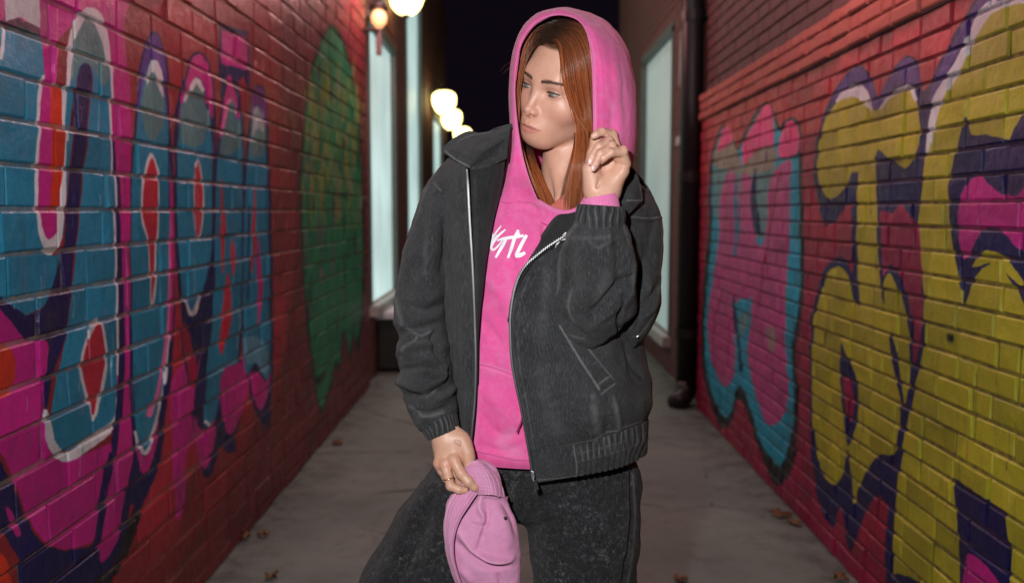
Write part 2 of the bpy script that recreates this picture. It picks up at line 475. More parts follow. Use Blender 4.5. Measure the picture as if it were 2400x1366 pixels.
Rw.fill([(1700,420),(1725,415),(1735,560),(1730,700),(1712,690),(1704,560)], 'mauve')
Rw.fill([(1736,425),(1762,420),(1770,520),(1775,600),(1760,650),(1742,600)], 'mauve')
Rw.fill([(1690,560),(1770,560),(1780,640),(1770,690),(1735,700),(1700,690)], 'mauve')
Rw.line([(1772,395),(1766,470),(1776,540),(1790,545)], 'navy', [4,16,14,4])
Rw.line([(1722,420),(1726,520),(1722,600)], 'teal', [4,10,3])
Rw.line([(1720,690),(1724,760),(1732,800),(1736,870)], 'navy', [4,12,6,9])
Rw.line([(1828,400),(1800,560),(1778,720)], 'crimd', 5)
Rw.line([(1862,372),(1862,560),(1858,700)], 'cyan', [16,14,18])
Rw.fill([(1795,770),(1812,768),(1820,790),(1810,832),(1800,812)], 'grey', alpha=.8)
Rw.fill([(1732,740),(1752,735),(1748,770),(1738,790)], 'grey', alpha=.6)
# middle yellow letter
Rw.fill([(1908,400),(1918,310),(1940,240),(1970,190),(2005,156),(2032,166),(2052,215),(2062,222),(2091,166),(2127,131),(2150,152),(2165,215),(2205,140),(2262,38),(2310,-30),(2400,-60),(2500,-60),(2500,100),(2330,60),(2260,140),(2200,260),(2172,370),(2158,470),(2150,520),(2140,520),(2112,484),(2092,520),(2064,522),(2020,480),(1984,485),(1952,522),(1928,520),(1912,440)], 'navy')
Rw.fill([(1950,235),(1975,190),(2005,160),(2030,170),(2050,225),(2058,225),(2091,170),(2127,136),(2148,160),(2155,200),(2130,195),(2095,205),(2055,262),(2040,240),(2005,190),(1960,232)], 'purple', alpha=.8)  # navy outline tops turned purple: red light put into the paint
Rw.fill([(2270,41),(2305,-20),(2350,-40),(2350,0),(2300,40),(2260,100),(2209,200),(2195,230),(2180,228),(2212,144)], 'purple', alpha=.7)  # same red light painted on the big letter's navy outline
Rw.fill([(1917,369),(1932,287),(1963,236),(2004,197),(2032,215),(2045,254),(2060,254),(2096,215),(2132,205),(2147,236),(2157,308),(2147,359),(2120,396),(2055,364),(2052,400),(2058,564),(2072,760),(2040,800),(1996,760),(2004,560),(2002,405),(1975,449),(1942,466),(1922,430)], 'yellow')
Rw.fill([(1958,240),(1975,215),(2004,197),(2030,212),(2042,262),(2020,238),(1995,228)], 'white')
Rw.line([(2062,258),(2092,222),(2130,207),(2146,236)], 'white', [4,10,12,8])
Rw.fill([(2053,362),(2085,372),(2118,394),(2140,372),(2160,330),(2168,370),(2156,470),(2150,518),(2132,515),(2112,484),(2092,520),(2062,520)], 'navy')
Rw.fill([(2062,500),(2092,500),(2112,478),(2134,505),(2150,560),(2162,700),(2164,900),(2150,900),(2134,760),(2110,660),(2086,640),(2070,600)], 'crimd')
# lower half
Rw.fill([(1898,900),(1900,763),(1912,700),(1926,646),(1956,605),(1984,612),(2006,670),(2010,600),(2062,600),(2070,650),(2086,621),(2108,644),(2126,700),(2140,790),(2142,880),(2128,960),(2112,1030),(2096,1120),(2092,1200),(2057,1160),(2022,1215),(1994,1290),(1972,1190),(1950,1235),(1922,1185),(1906,1100),(1898,1010)], 'navy')
Rw.fill([(1907,763),(1918,710),(1936,650),(1960,624),(1984,640),(2000,700),(2012,716),(2010,640),(2005,560),(2056,560),(2066,700),(2072,660),(2086,640),(2103,670),(2119,722),(2132,789),(2134,867),(2129,944),(2108,1022),(2093,1063),(2057,1068),(2020,1125),(2001,1180),(1993,1100),(1987,1053),(1974,1110),(1953,1135),(1927,1104),(1909,1022),(1902,918)], 'yellow')
Rw.line([(2000,640),(2006,700),(2009,716)], 'navy', [10,6,2], smooth=False)
Rw.line([(2060,520),(2066,620),(2070,712)], 'navy', [10,8,3], smooth=False)
Rw.line([(2004,405),(2002,560),(2006,690)], 'navy', [14,12,8])
Rw.fill([(1972,806),(1988,840),(2005,877),(2011,929),(2005,996),(1987,1046),(1979,970),(1969,887)], 'navy')
Rw.fill([(1975,887),(1993,894),(2001,945),(1992,990),(1984,960)], 'crimd')
Rw.line([(2087,780),(2096,830),(2104,880),(2114,940),(2118,990),(2110,1040)], 'navy', [4,14,12,8,14,12])
Rw.line([(2166,640),(2168,740),(2160,830),(2140,900),(2118,1010),(2100,1110),(2092,1220),(2086,1400)], 'navy', [12,14,16,16,18,22,26,30])
# big yellow letter running out of the picture
Rw.fill([(2520,-20),(2400,0),(2362,5),(2311,31),(2275,82),(2245,149),(2204,215),(2186,267),(2168,359),(2157,461),(2151,518),(2157,615),(2168,700),(2166,815),(2145,908),(2116,1048),(2104,1125),(2096,1203),(2092,1366),(2085,1600),(2700,2400),(2900,600)], 'yellow', smooth=False)
Rw.line([(2420,-4),(2362,6),(2311,33),(2277,84),(2248,151),(2207,217),(2189,269),(2172,359)], 'white', [16,20,20,18,20,22,20,8])
Rw.line([(2330,-2),(2300,35),(2275,75)], 'white', [14,24,12])
Rw.fill([(2263,272),(2275,318),(2311,316),(2368,328),(2400,262),(2440,200),(2640,200),(2640,700),(2440,760),(2400,712),(2375,664),(2352,630),(2327,618),(2300,628),(2284,650),(2272,690),(2263,716),(2250,660),(2234,589),(2224,513),(2222,436),(2240,359)], 'navy', smooth=False)
Rw.fill([(2278,628),(2294,600),(2316,586),(2352,598),(2380,630),(2402,664),(2390,668),(2365,645),(2340,625),(2310,618)], 'yellow')
Rw.fill([(2245,487),(2260,436),(2286,412),(2311,425),(2352,455),(2400,440),(2500,400),(2560,640),(2400,590),(2362,553),(2321,533),(2291,553),(2262,608),(2247,564)], 'mag')
Rw.fill([(2375,400),(2400,395),(2398,440),(2375,460),(2355,445)], 'navy')
Rw.fill([(2235,1118),(2341,1186),(2356,1200),(2364,1275),(2374,1440),(2250,1440),(2243,1228)], 'navy', smooth=False)
Rw.fill([(2263,1300),(2315,1327),(2350,1400),(2260,1440)], 'mag')
Rw.fill([(2093,1352),(2125,1350),(2170,1380),(2180,1440),(2080,1440)], 'navy')
Rw.fill([(2215,782),(2232,780),(2236,800),(2220,804)], 'olive')
for k in range(60):
    x = _g.uniform(1680, 2390); y = _g.uniform(250, 1250); h = _g.uniform(30, 120)
    Rw.line([(x, y), (x + 1, y + h*.5), (x, y + h)], ['navy','olive','crimd','white'][k % 4], [1.0, 1.2, 2.6], alpha=.45)
IMG_R = Rw.image('paint_right')
del L, Rw

# ================================================================== walls, bricks, ground
def wall_mat(name, img, X, y0, y1, mortar=False, mcol=(0.26, 0.2, 0.15)):
    m, nt, b = new_mat(name)
    p = geo_pos(nt)
    wob = noise_(nt, 16, 3, 0.6, p)
    v1 = N(nt, 'ShaderNodeVectorMath', operation='SUBTRACT'); nt.links.new(wob.outputs['Color'], v1.inputs[0]); v1.inputs[1].default_value = (.5, .5, .5)
    v2 = N(nt, 'ShaderNodeVectorMath', operation='SCALE'); nt.links.new(v1.outputs[0], v2.inputs[0]); v2.inputs['Scale'].default_value = 0.016
    v3 = N(nt, 'ShaderNodeVectorMath', operation='ADD'); nt.links.new(p, v3.inputs[0]); nt.links.new(v2.outputs[0], v3.inputs[1])
    sp = N(nt, 'ShaderNodeSeparateXYZ'); nt.links.new(v3.outputs[0], sp.inputs[0])
    u = math_(nt, 'DIVIDE', math_(nt, 'SUBTRACT', sp.outputs[1], y0), y1 - y0)
    v = math_(nt, 'DIVIDE', sp.outputs[2], PH)
    cb = N(nt, 'ShaderNodeCombineXYZ'); nt.links.new(u, cb.inputs[0]); nt.links.new(v, cb.inputs[1])
    it = N(nt, 'ShaderNodeTexImage', image=img, extension='EXTEND', interpolation='Linear')
    nt.links.new(cb.outputs[0], it.inputs[0])
    grime = noise_(nt, 5, 5, 0.65, p); fine = noise_(nt, 160, 4, 0.7, p); mid = noise_(nt, 34, 5, 0.6, p)
    c = it.outputs[0]
    if mortar:
        c = mixc(nt, c, mcol, ramp(nt, mid.outputs[0], 0.38, 0.66, 0.25, 0.85))
        c = mixc(nt, c, (0.03, 0.025, 0.025), ramp(nt, grime.outputs[0], 0.4, 0.75, 0.1, 0.6))
    else:
        oi = N(nt, 'ShaderNodeObjectInfo')
        sc_ = ramp(nt, oi.outputs['Random'], 0, 1, 0.72, 1.12)
        cc = N(nt, 'ShaderNodeMix', data_type='RGBA', blend_type='MULTIPLY'); cc.inputs[0].default_value = 1
        nt.links.new(c, cc.inputs[6]); cv = N(nt, 'ShaderNodeCombineXYZ')
        for k in range(3): nt.links.new(sc_, cv.inputs[k])
        nt.links.new(cv.outputs[0], cc.inputs[7]); c = cc.outputs[2]
        c = mixc(nt, c, (0.05, 0.03, 0.03), ramp(nt, grime.outputs[0], 0.5, 0.8, 0.0, 0.30))
        c = mixc(nt, c, (0.30, 0.22, 0.17), ramp(nt, fine.outputs[0], 0.66, 0.80, 0.0, 0.6))
        chip = noise_(nt, 26, 6, .8, p, .4)                      # paint flaked off the brick
        c = mixc(nt, c, (0.17, 0.06, 0.045), ramp(nt, chip.outputs[0], .69, .73, 0.0, .8))
        mp = N(nt, 'ShaderNodeMapping'); mp.inputs['Scale'].default_value = (1, 1, .10); nt.links.new(p, mp.inputs['Vector'])
        run = noise_(nt, 34, 5, .7, mp.outputs[0])               # dirt washed down the face
        c = mixc(nt, c, (0.05, 0.04, 0.04), ramp(nt, run.outputs[0], .56, .74, 0.0, .40))
    nt.links.new(c, b.inputs['Base Color'])
    b.inputs['Roughness'].default_value = 0.75 if mortar else 0.42
    if not mortar: nt.links.new(ramp(nt, mid.outputs[0], 0.3, 0.7, 0.28, 0.6), b.inputs['Roughness'])
    hh = math_(nt, 'ADD', math_(nt, 'MULTIPLY', fine.outputs[0], 0.35), mid.outputs[0])
    bump(nt, b, hh, 0.75, 0.005 if not mortar else 0.008)
    return m

def bare_brick_mat(name, a, bcol, k=22):
    m, nt, b = new_mat(name)
    p = geo_pos(nt)
    n1 = noise_(nt, 7, 5, 0.65, p); n2 = noise_(nt, 120, 4, 0.7, p)
    oi = N(nt, 'ShaderNodeObjectInfo')
    f = math_(nt, 'ADD', math_(nt, 'MULTIPLY', oi.outputs['Random'], 0.5), math_(nt, 'MULTIPLY', n1.outputs[0], 0.6))
    c = mixc(nt, a, bcol, f)
    c = mixc(nt, c, (0.04, 0.03, 0.03), ramp(nt, n2.outputs[0], 0.5, 0.75, 0, 0.5))
    nt.links.new(c, b.inputs['Base Color']); b.inputs['Roughness'].default_value = 0.7
    bump(nt, b, n2.outputs[0], 0.5, 0.003)
    return m

M_bl = wall_mat('painted_brick_left', IMG_L, XL, LY0, LY1)
M_ml = wall_mat('mortar_left', IMG_L, XL, LY0, LY1, True, (0.30, 0.25, 0.18))
M_br = wall_mat('painted_brick_right', IMG_R, XR, RY0, RY1)
M_mr = wall_mat('mortar_right', IMG_R, XR, RY0, RY1, True, (0.10, 0.05, 0.06))
M_bare = bare_brick_mat('bare_brick', (0.20, 0.07, 0.05), (0.13, 0.05, 0.042))
M_bareR = bare_brick_mat('bare_brick_upper', (0.16, 0.052, 0.056), (0.105, 0.038, 0.045))
M_ledge = bare_brick_mat('ledge_brick', (0.46, 0.085, 0.08), (0.50, 0.15, 0.11))  # orange lamp light on the ledge is put into this brick colour
M_mort = plain('bare_mortar', (0.06, 0.045, 0.04), 0.9, nscale=60, bmp=.4)
M_mortD = plain('dark_mortar', (0.05, 0.03, 0.028), 0.9, nscale=60, bmp=.4)

def brick_shape(seed, l, h, d=0.03, b=0.004, face=None):
    """a worn brick: its face towards +X of the wall, unit origin at its centre; 12 corners of bevel"""
    r = random.Random(seed)
    V = []
    for x, ins in ((-d, 0), (-b, 0), (0, b)):
        for (sy, sz) in ((-1, -1), (1, -1), (1, 1), (-1, 1)):
            V.append((x, sy * (l/2 - ins) + r.uniform(-.0016, .0016), sz * (h/2 - ins) + r.uniform(-.0013, .0013)))
    for i in range(8, 12):
        x, y, z = V[i]; V[i] = (x + r.uniform(-.0016, .0012), y, z)
    V.append((r.uniform(-.0006, .0012), r.uniform(-.02, .02), r.uniform(-.01, .01)))
    F = []
    for k in (0, 4):
        for j in range(4):
            F.append((k + j, k + (j+1) % 4, k + 4 + (j+1) % 4, k + 4 + j))
    for j in range(4): F.append((8 + j, 8 + (j+1) % 4, 12))
    return V, F

def brick_wall(root, X, side, y0, y1, beds, Lb, mats, seed, joint=0.011, quota=300, stuff_name='brick_courses', proud=0.007):
    """side: +1 when the face looks towards +X (left wall), -1 when it looks towards -X"""
    r = random.Random(seed)
    cells = []
    for k in range(len(beds) - 1):
        z0, z1 = beds[k], beds[k+1]
        y = y0 - (Lb/2 if k % 2 else 0) - r.uniform(0, .02)
        while y < y1:
            l = Lb * r.choice([1, 1, 1, 1, 1, .5, .98, 1.02])
            a, b_ = max(y, y0), min(y + l, y1)
            if b_ - a > 0.03: cells.append((a + joint/2, b_ - joint/2, z0 + joint/2, z1 - joint/2))
            y += l
    def vis(c):
        q = np.array([[X, (c[0]+c[1])/2, (c[2]+c[3])/2]]); a, b_ = PX(q)
        return -60 < a[0] < 2460 and -40 < b_[0] < 1400
    order = sorted(range(len(cells)), key=lambda i: (not vis(cells[i]), (cells[i][0] + cells[i][1]) * (1.0 if True else 1)))
    single = set(order[:quota])
    cache = {}; mb = MB(); n1 = 0
    for i, c in enumerate(cells):
        l = c[1] - c[0]; h = c[3] - c[2]
        off = r.uniform(-.0035, .0035)
        px = X + side * off
        if i in single:
            key = (round(l, 2), round(h, 3), r.randrange(3))
            tl, th = key[0], key[1]
            if key not in cache:
                V, F = brick_shape(hash(key) & 1023, tl, th)
                V = [(side * v[0], v[1], v[2]) for v in V]
                if side < 0: F = [f[::-1] for f in F]
                me = bpy.data.meshes.new('brick'); me.from_pydata(V, [], F); me.materials.append(mats[0])
                cache[key] = me
            o = bpy.data.objects.new('brick', cache[key]); COL.objects.link(o)
            o.parent = root
            o.location = Vector((px, (c[0]+c[1])/2, (c[2]+c[3])/2)) - root.location
            o.scale = (1, l / tl, h / th)
            o.rotation_euler = (r.gauss(0, .005), r.gauss(0, .012), r.gauss(0, .010))
            n1 += 1
        else:
            V, F = brick_shape(i, l, h)
            V = [(px + side * v[0], v[1] + (c[0]+c[1])/2, v[2] + (c[2]+c[3])/2) for v in V]
            if side < 0: F = [f[::-1] for f in F]
            mb.add(V, F)
    if mb.v:
        o = mb.build(stuff_name, mats[0], root); props(o, kind='stuff')
    # mortar bed: a slab behind the brick faces
    m = MB(); xf = X - side * proud; xb = X - side * 0.24
    m.box((min(xf, xb), y0, 0), (max(xf, xb), y1, beds[-1]))
    m.build('mortar', mats[1], root)
    return n1

beds = [max(0.0, 1.325 + k * 0.098) for k in range(-13, 24)]
beds = [0.0] + [b for b in beds if b > 0.03]
wl = thing('brick_wall', 'graffiti wall of teal and magenta letters on red bricks, left side of the alley', 'wall', (XL, LY0, 0))
brick_wall(wl, XL, 1, LY0, LY1, beds, 0.25, (M_bl, M_ml), 11, joint=0.010)

wr = thing('brick_wall', 'graffiti wall of yellow and navy letters on crimson bricks under an orange-lit ledge', 'wall', (XR, RY0, 0))
bedsr = [1.345 + k * 0.0705 for k in range(-19, 9)]
bedsr = [0.0] + [b for b in bedsr if b > 0.02]
brick_wall(wr, XR, -1, RY0, RY1, bedsr, 0.205, (M_br, M_mr), 12, joint=0.009, proud=0.006)
LZ = bedsr[-1]
led = thing('brick_ledge', 'projecting band of bricks coloured as orange-lit along the top of the yellow graffiti', 'ledge', (XR, RY0, LZ))
def band(root, X, y0, y1, zs, Lb, mat, seed, matm, lean=0.0):
    r = random.Random(seed)
    for k in range(len(zs) - 1):
        y = y0 - (Lb/2 if k % 2 else 0)
        while y < y1:
            l = Lb * r.choice([1, 1, .5, 1.05]); a, b_ = max(y, y0), min(y + l, y1)
            if b_ - a > 0.03:
                V, F = brick_shape(int(y * 977) + k, b_ - a - .01, zs[k+1] - zs[k] - .008, 0.06, 0.006)
                xo = r.uniform(-.004, .004)
                V = [(X + xo - v[0], v[1] + (a + b_)/2, v[2] + (zs[k] + zs[k+1])/2) for v in V]
                o = mk('brick', V, [f[::-1] for f in F], mat, root, False)
            y += l
    MB().box((X + .010, y0, zs[0] - .004), (X + .22, y1, zs[-1] + .002)).build('mortar', matm, root)
band(led, XR - 0.018, RY0, RY1, [LZ, LZ + .055, LZ + .115, LZ + .168], 0.2, M_ledge, 5, M_mortD)
up = thing('brick_wall', 'bare dull brown brick wall above the orange-lit ledge', 'wall', (XR + .03, RY0, LZ + .17))
def upper(root, X, y0, y1, z0, z1, ch, Lb, mat, seed):
    r = random.Random(seed); n = 0; st = MB()
    rows = int((z1 - z0) / ch)
    for k in range(rows):
        y = y0 - (Lb/2 if k % 2 else 0)
        while y < y1:
            a, b_ = max(y, y0), min(y + Lb, y1)
            if b_ - a > 0.03:
                c = ((a + b_)/2, z0 + (k + .5) * ch)
                V, F = brick_shape(int(y * 977) + k, b_ - a - .009, ch - .009, 0.03, 0.004)
                xo = r.uniform(-.002, .002)
                V = [(X + xo - v[0], v[1] + c[0], v[2] + c[1]) for v in V]; F = [f[::-1] for f in F]
                q = PX(np.array([[X, c[0], c[1]]]))
                if 1600 < q[0][0] < 2460 and -30 < q[1][0] and n < 290:
                    mk('brick', V, F, mat, root, False); n += 1
                else: st.add(V, F)
            y += Lb
    if st.v: props(st.build('brick_courses', mat, root), kind='stuff')
    MB().box((X + .008, y0, z0), (X + .2, y1, z0 + rows * ch)).build('mortar', M_mortD, root)
upper(up, XR + .03, RY0, RY1, LZ + .17, 3.75, 0.0705, 0.205, M_bareR, 6)
# a small drain hole in the yellow paint
hole = MB(); c = WX(2226, 790, XR)[None] if False else WX(np.array([2228]), np.array([791]), XR)[0]

hole.box((c[0] - .004, c[1] - .012, c[2] - .009), (c[0] + .01, c[1] + .012, c[2] + .009))
props(hole.build('weep_hole', M_black, None), 'small dark weep hole in a yellow brick of the right wall', 'hole')

# ground: one big sheet of worn concrete
gm, nt, b = new_mat('concrete')
p = geo_pos(nt)
n1 = noise_(nt, 1.1, 5, 0.6, p); n2 = noise_(nt, 9, 5, 0.7, p); n3 = noise_(nt, 220, 3, 0.7, p)
c = mixc(nt, (0.150, 0.195, 0.180), (0.255, 0.315, 0.285), ramp(nt, n1.outputs[0], 0.3, 0.7))
c = mixc(nt, c, (0.07, 0.075, 0.05), ramp(nt, n2.outputs[0], 0.52, 0.75, 0, 0.45))
c = mixc(nt, c, (0.05, 0.045, 0.04), ramp(nt, n3.outputs[0], 0.55, 0.72, 0, 0.6))
vor = N(nt, 'ShaderNodeTexVoronoi', feature='DISTANCE_TO_EDGE', i_Scale=.9); nt.links.new(n1.outputs['Color'], vor.inputs['Vector']) if False else nt.links.new(p, vor.inputs['Vector'])
n5 = noise_(nt, 3, 4, .6, p)
c = mixc(nt, c, (0.05, 0.048, 0.04), math_(nt, 'MULTIPLY', ramp(nt, vor.outputs['Distance'], 0.0, 0.010, 1, 0), ramp(nt, n5.outputs[0], .48, .6)))
n6 = noise_(nt, 2.6, 6, .7, p, 1.0)
c = mixc(nt, c, (0.085, 0.075, 0.05), ramp(nt, n6.outputs[0], .55, .72, 0, .35))
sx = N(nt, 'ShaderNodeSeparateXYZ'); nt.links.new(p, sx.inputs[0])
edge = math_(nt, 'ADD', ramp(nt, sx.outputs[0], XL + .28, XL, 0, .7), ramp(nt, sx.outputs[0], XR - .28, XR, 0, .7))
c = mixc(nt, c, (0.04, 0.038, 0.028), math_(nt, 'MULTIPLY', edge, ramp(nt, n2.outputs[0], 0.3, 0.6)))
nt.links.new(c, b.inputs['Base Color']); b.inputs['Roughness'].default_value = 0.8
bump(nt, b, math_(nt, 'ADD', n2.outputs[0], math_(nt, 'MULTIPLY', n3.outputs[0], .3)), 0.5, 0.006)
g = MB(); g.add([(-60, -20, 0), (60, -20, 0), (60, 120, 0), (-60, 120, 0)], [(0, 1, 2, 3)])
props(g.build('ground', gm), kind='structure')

# ---- the buildings beyond the painted walls
M_dull = plain('dull_render', (0.10, 0.075, 0.06), 0.85, nscale=6, var=.3, bmp=.3, bd=.003)
M_dbrick = bare_brick_mat('far_brick', (0.17, 0.05, 0.04), (0.11, 0.04, 0.035))
M_frame = plain('painted_frame', (0.10, 0.13, 0.12), 0.5, nscale=20)
def blind(name, col, st):
    m, nt, b = new_mat(name); p = geo_pos(nt)
    mp = N(nt, 'ShaderNodeMapping'); mp.inputs['Scale'].default_value = (1, 1, .05); nt.links.new(p, mp.inputs['Vector'])
    n1 = noise_(nt, 9, 3, .6, mp.outputs[0]); n2 = noise_(nt, 1.5, 2, .5, p)
    k = math_(nt, 'MULTIPLY', ramp(nt, n1.outputs[0], .3, .7, .72, 1.1), ramp(nt, n2.outputs[0], .3, .7, .8, 1.15))
    b.inputs['Base Color'].default_value = (.5, .56, .56, 1); b.inputs['Emission Color'].default_value = (*col, 1)
    nt.links.new(math_(nt, 'MULTIPLY', k, st), b.inputs['Emission Strength'])
    return m
M_pane = blind('lit_blind', (0.52, 0.72, 0.69), .95)
M_paneR = blind('dim_blind', (0.40, 0.60, 0.56), .36)
M_sill = plain('stone_sill', (0.45, 0.46, 0.44), 0.8, nscale=20)

def far_building(label, X, side, y0, y1, H, openings, seed):
    t = thing('brick_building', label, 'building', (X, y0, 0))
    ys = sorted({y0, y1} | {v for o_ in openings for v in o_[:2]})
    w = MB(); xb = X - side * 3.0
    def slab(a, b_, z0, z1, d=0.3):
        xq = X - side * d
        w.box((min(X, xq), a, z0), (max(X, xq), b_, z1))
    cur = y0
    for (a, b_, z0, z1) in openings:
        slab(cur, a, 0, H); slab(a, b_, 0, z0) if z0 > 0 else None; slab(a, b_, z1, H); cur = b_
    slab(cur, y1, 0, H)
    w.box((min(X - side*.3, xb), y0, 0), (max(X - side*.3, xb), y1, H)) if False else None
    # the rest of the block, behind the rooms
    w.box((min(X - side*.42, xb), y0, 0), (max(X - side*.42, xb), y1, H))
    w.build('wall', M_dbrick, t)
    st = MB()                                   # brick courses of the facade as low relief
    k = 0; r = random.Random(seed)
    z = 0.0
    while z < H:
        y = y0 - (.11 if k % 2 else 0)
        while y < y1:
            a, b_ = max(y, y0) + .005, min(y + .22, y1) - .005
            zc0, zc1 = z + .005, z + .07
            if b_ - a > .03 and zc1 < H and not any(a < o_[1] + .09 and b_ > o_[0] - .09 and zc1 > o_[2] - .1 and zc0 < o_[3] + .12 for o_ in openings):
                V, F = brick_shape(k * 31 + int(y * 50), b_ - a, zc1 - zc0, .004, .003)
                V = [(X + side * (v[0] + .006 + r.uniform(0, .002)), v[1] + (a + b_)/2, v[2] + (zc0 + zc1)/2) for v in V]
                st.add(V, F if side > 0 else [f[::-1] for f in F])
            y += .22
        z += .075; k += 1
    props(st.build('brick_courses', M_dbrick, t), kind='stuff')
    for (a, b_, z0, z1) in openings:
        f = MB(); d = .09; fw = .05
        def fb(a1, b1, c1, d1): 
            xa, xb_ = X - side * d, X + side * .012
            f.box((min(xa, xb_), a1, c1), (max(xa, xb_), b1, d1))
        fb(a - fw, a + .03, z0, z1); fb(b_ - .03, b_ + fw, z0, z1); fb(a - fw, b_ + fw, z1 - .03, z1 + fw)
        zm = z0 + (z1 - z0) * .5
        wnd = f.build('window', M_frame, t)
        pn = MB(); xa, xb_ = X - side * .035, X - side * .05
        pn.box((min(xa, xb_), a + .03, z0), (max(xa, xb_), b_ - .03, z1 - .03)); pn.build('pane', M_pane if side > 0 else M_paneR, wnd)
        if z0 > 0.1:
            s = MB(); xa, xb_ = X - side * .1, X + side * .07
            s.box((min(xa, xb_), a - .08, z0 - .08), (max(xa, xb_), b_ + .08, z0 - .001)); s.build('sill', M_sill, wnd)
    return t

bL = far_building('long brick building with tall pale lit windows beyond the left graffiti wall', -1.14, 1, 7.06, 15.5, 4.6,
             [(7.35, 8.95, .58, 2.80), (9.9, 11.4, .5, 3.9), (13.0, 14.6, .5, 2.65)], 1)
bR = far_building('brown building with a tall pale lit doorway beyond the black pipe', 1.26, -1, 6.42, 11.6, 4.6,
             [(7.65, 9.45, .30, 2.78)], 2)
# black downpipe at the end of the right wall
dp = thing('downpipe', 'thick black downpipe running down the end of the yellow graffiti wall', 'pipe', (1.17, 6.3, 0))
q = MB(); q.tube([(1.17, 6.34, 0.10), (1.17, 6.34, 4.6)], 0.076, 16); q.build('pipe', M_black, dp, True)
for z in (.5, 1.55, 2.6, 3.65):
    q = MB(); q.tube([(1.17, 6.34, z - .035), (1.17, 6.34, z + .035)], 0.086, 16); q.box((1.14, 6.30, z - .012), (1.3, 6.38, z + .012)); q.build('bracket', M_black, dp)
q = MB(); q.tube([(1.16, 6.34, 0.16), (1.158, 6.325, .09), (1.12, 6.27, .05), (1.06, 6.22, .04)], [.077, .072, .064, .056], 14); q.build('shoe', M_black, dp, True)
# meter box on the pier beyond the pipe
mb_ = thing('meter_box', 'small pale grey meter box on the brown wall above the string course', 'box', (1.2, 6.85, 2.25))
q = MB(); q.box((1.19, 6.72, 2.22), (1.252, 6.95, 2.62)); bevel(q.build('case', plain('grey_box', (.34, .33, .34), .5), mb_), .008)
q = MB(); q.box((1.186, 6.74, 2.25), (1.19, 6.93, 2.55)); q.build('door', plain('grey_door', (.4, .38, .4), .5), mb_)
sc_ = MB(); sc_.box((1.225, 6.44, 1.82), (1.262, 7.28, 1.88)); props(sc_.build('string_course', M_sill), 'thin stone string course on the brown pier right of the pale doorway', 'ledge')
# planter box with a white lid left of the person
pb = thing('planter_box', 'dark square planter box with a white top at the foot of the left building', 'planter', (-1.0, 7.9, 0))
q = MB(); q.box((-1.13, 7.62, 0.03), (-.76, 8.12, .44)); bevel(q.build('body', plain('dark_wood', (.016, .02, .014), .6), pb), .01)
q = MB(); q.box((-1.16, 7.58, .442), (-.72, 8.16, .50)); bevel(q.build('lid', plain('white_top', (.75, .8, .85), .5), pb), .012)

# ---- wall lanterns
M_lamp = glow('lamp_glass', (1.0, 0.80, 0.30), 6.0, (1, .9, .7))
M_iron = plain('lantern_iron', (0.02, 0.018, 0.016), 0.5)
def lantern(px, py, Y, dia, label, X_wall, energy=12, col=(1.0, .62, .34), drop=1.0):
    c = W(px, py, Y)
    t = thing('wall_lantern', label, 'lamp', tuple(c), 'globe lanterns on brackets along the left building')
    r = dia / 2
    prof = [(0.10*r, -1.0*r*drop), (.42*r, -.93*r*drop), (.72*r, -.66*r*drop), (.93*r, -.2*r), (1.0*r, .25*r), (.92*r, .62*r), (.6*r, .86*r), (.2*r, .93*r)]
    prof = crom(prof, 4)
    q = MB().lathe([tuple(x) for x in prof], c, 28); gl = q.build('globe', M_lamp, t, True)
    q = MB().lathe([(.3*r, .9*r), (.5*r, .94*r), (.42*r, 1.04*r), (.12*r, 1.25*r), (.04*r, 1.4*r)], c, 20); q.build('cap', M_iron, t, True)
    q = MB().lathe([(.04*r, -1.22*r*drop), (.12*r, -1.12*r*drop), (.2*r, -.98*r*drop), (.22*r, -.9*r*drop)], c, 12); q.build('finial', M_iron, t, True)
    q = MB(); w = Vector((X_wall, c[1], c[2] + 1.3*r)); top = Vector(c) + Vector((0, 0, 1.38*r))
    q.tube([w + Vector((0, 0, -.2)), w + Vector((.06, 0, .05)), (w + top) / 2 + Vector((0, 0, .12)), top], .014, 8)
    q.box((X_wall, c[1] - .05, c[2] + 1.3*r - .28), (X_wall + .02, c[1] + .05, c[2] + 1.3*r - .02)); q.build('bracket', M_iron, t)
    return t
lantern(952, -8, 8.6, .33, 'large glowing globe lantern at the top edge, nearest of the row', -1.14, 90, (1, .66, .42))
lantern(1041, 240, 12.4, .31, 'glowing globe lantern, highest of the three by the dark sky', -1.14, 60, (1, .7, .45))
lantern(1058, 280, 14.7, .32, 'glowing globe lantern, middle of the three above the shoulder', -1.14, 50, (1, .7, .45))
lantern(1084, 318, 17.6, .33, 'glowing globe lantern, lowest of the three just above the collar', -1.3, 50, (1, .7, .45))
# the smaller lantern on the end of the graffiti wall
t = thing('sconce', 'small black sconce with an orange bulb on the far corner of the left wall', 'lamp', tuple(W(886, 70, 6.98)))
c = W(888, 44, 7.1)
q = MB().lathe([(.02, -.07), (.055, -.03), (.06, .01), (.045, .05), (.02, .07)], c, 16); q.build('bulb', glow('bulb', (1, .42, .18), 1.4, (1, .6, .3)), t, True)
q = MB().lathe([(.03, .075), (.075, .065), (.05, .11), (.015, .15)], c, 16); q.build('hood', M_iron, t, True)
q = MB(); q.box((c[0] - .022, c[1] - .02, c[2] - .27), (c[0] + .018, c[1] + .02, c[2] - .085)); bevel(q.build('back_box', plain('salmon_box', (.12, .085, .08), .5), t), .01)
q = MB(); q.tube([(XL - .01, 6.9, c[2] - .12), (XL + .03, 7.0, c[2] - .1), (c[0], c[1], c[2] - .09)], .016, 8); q.build('arm', M_iron, t)

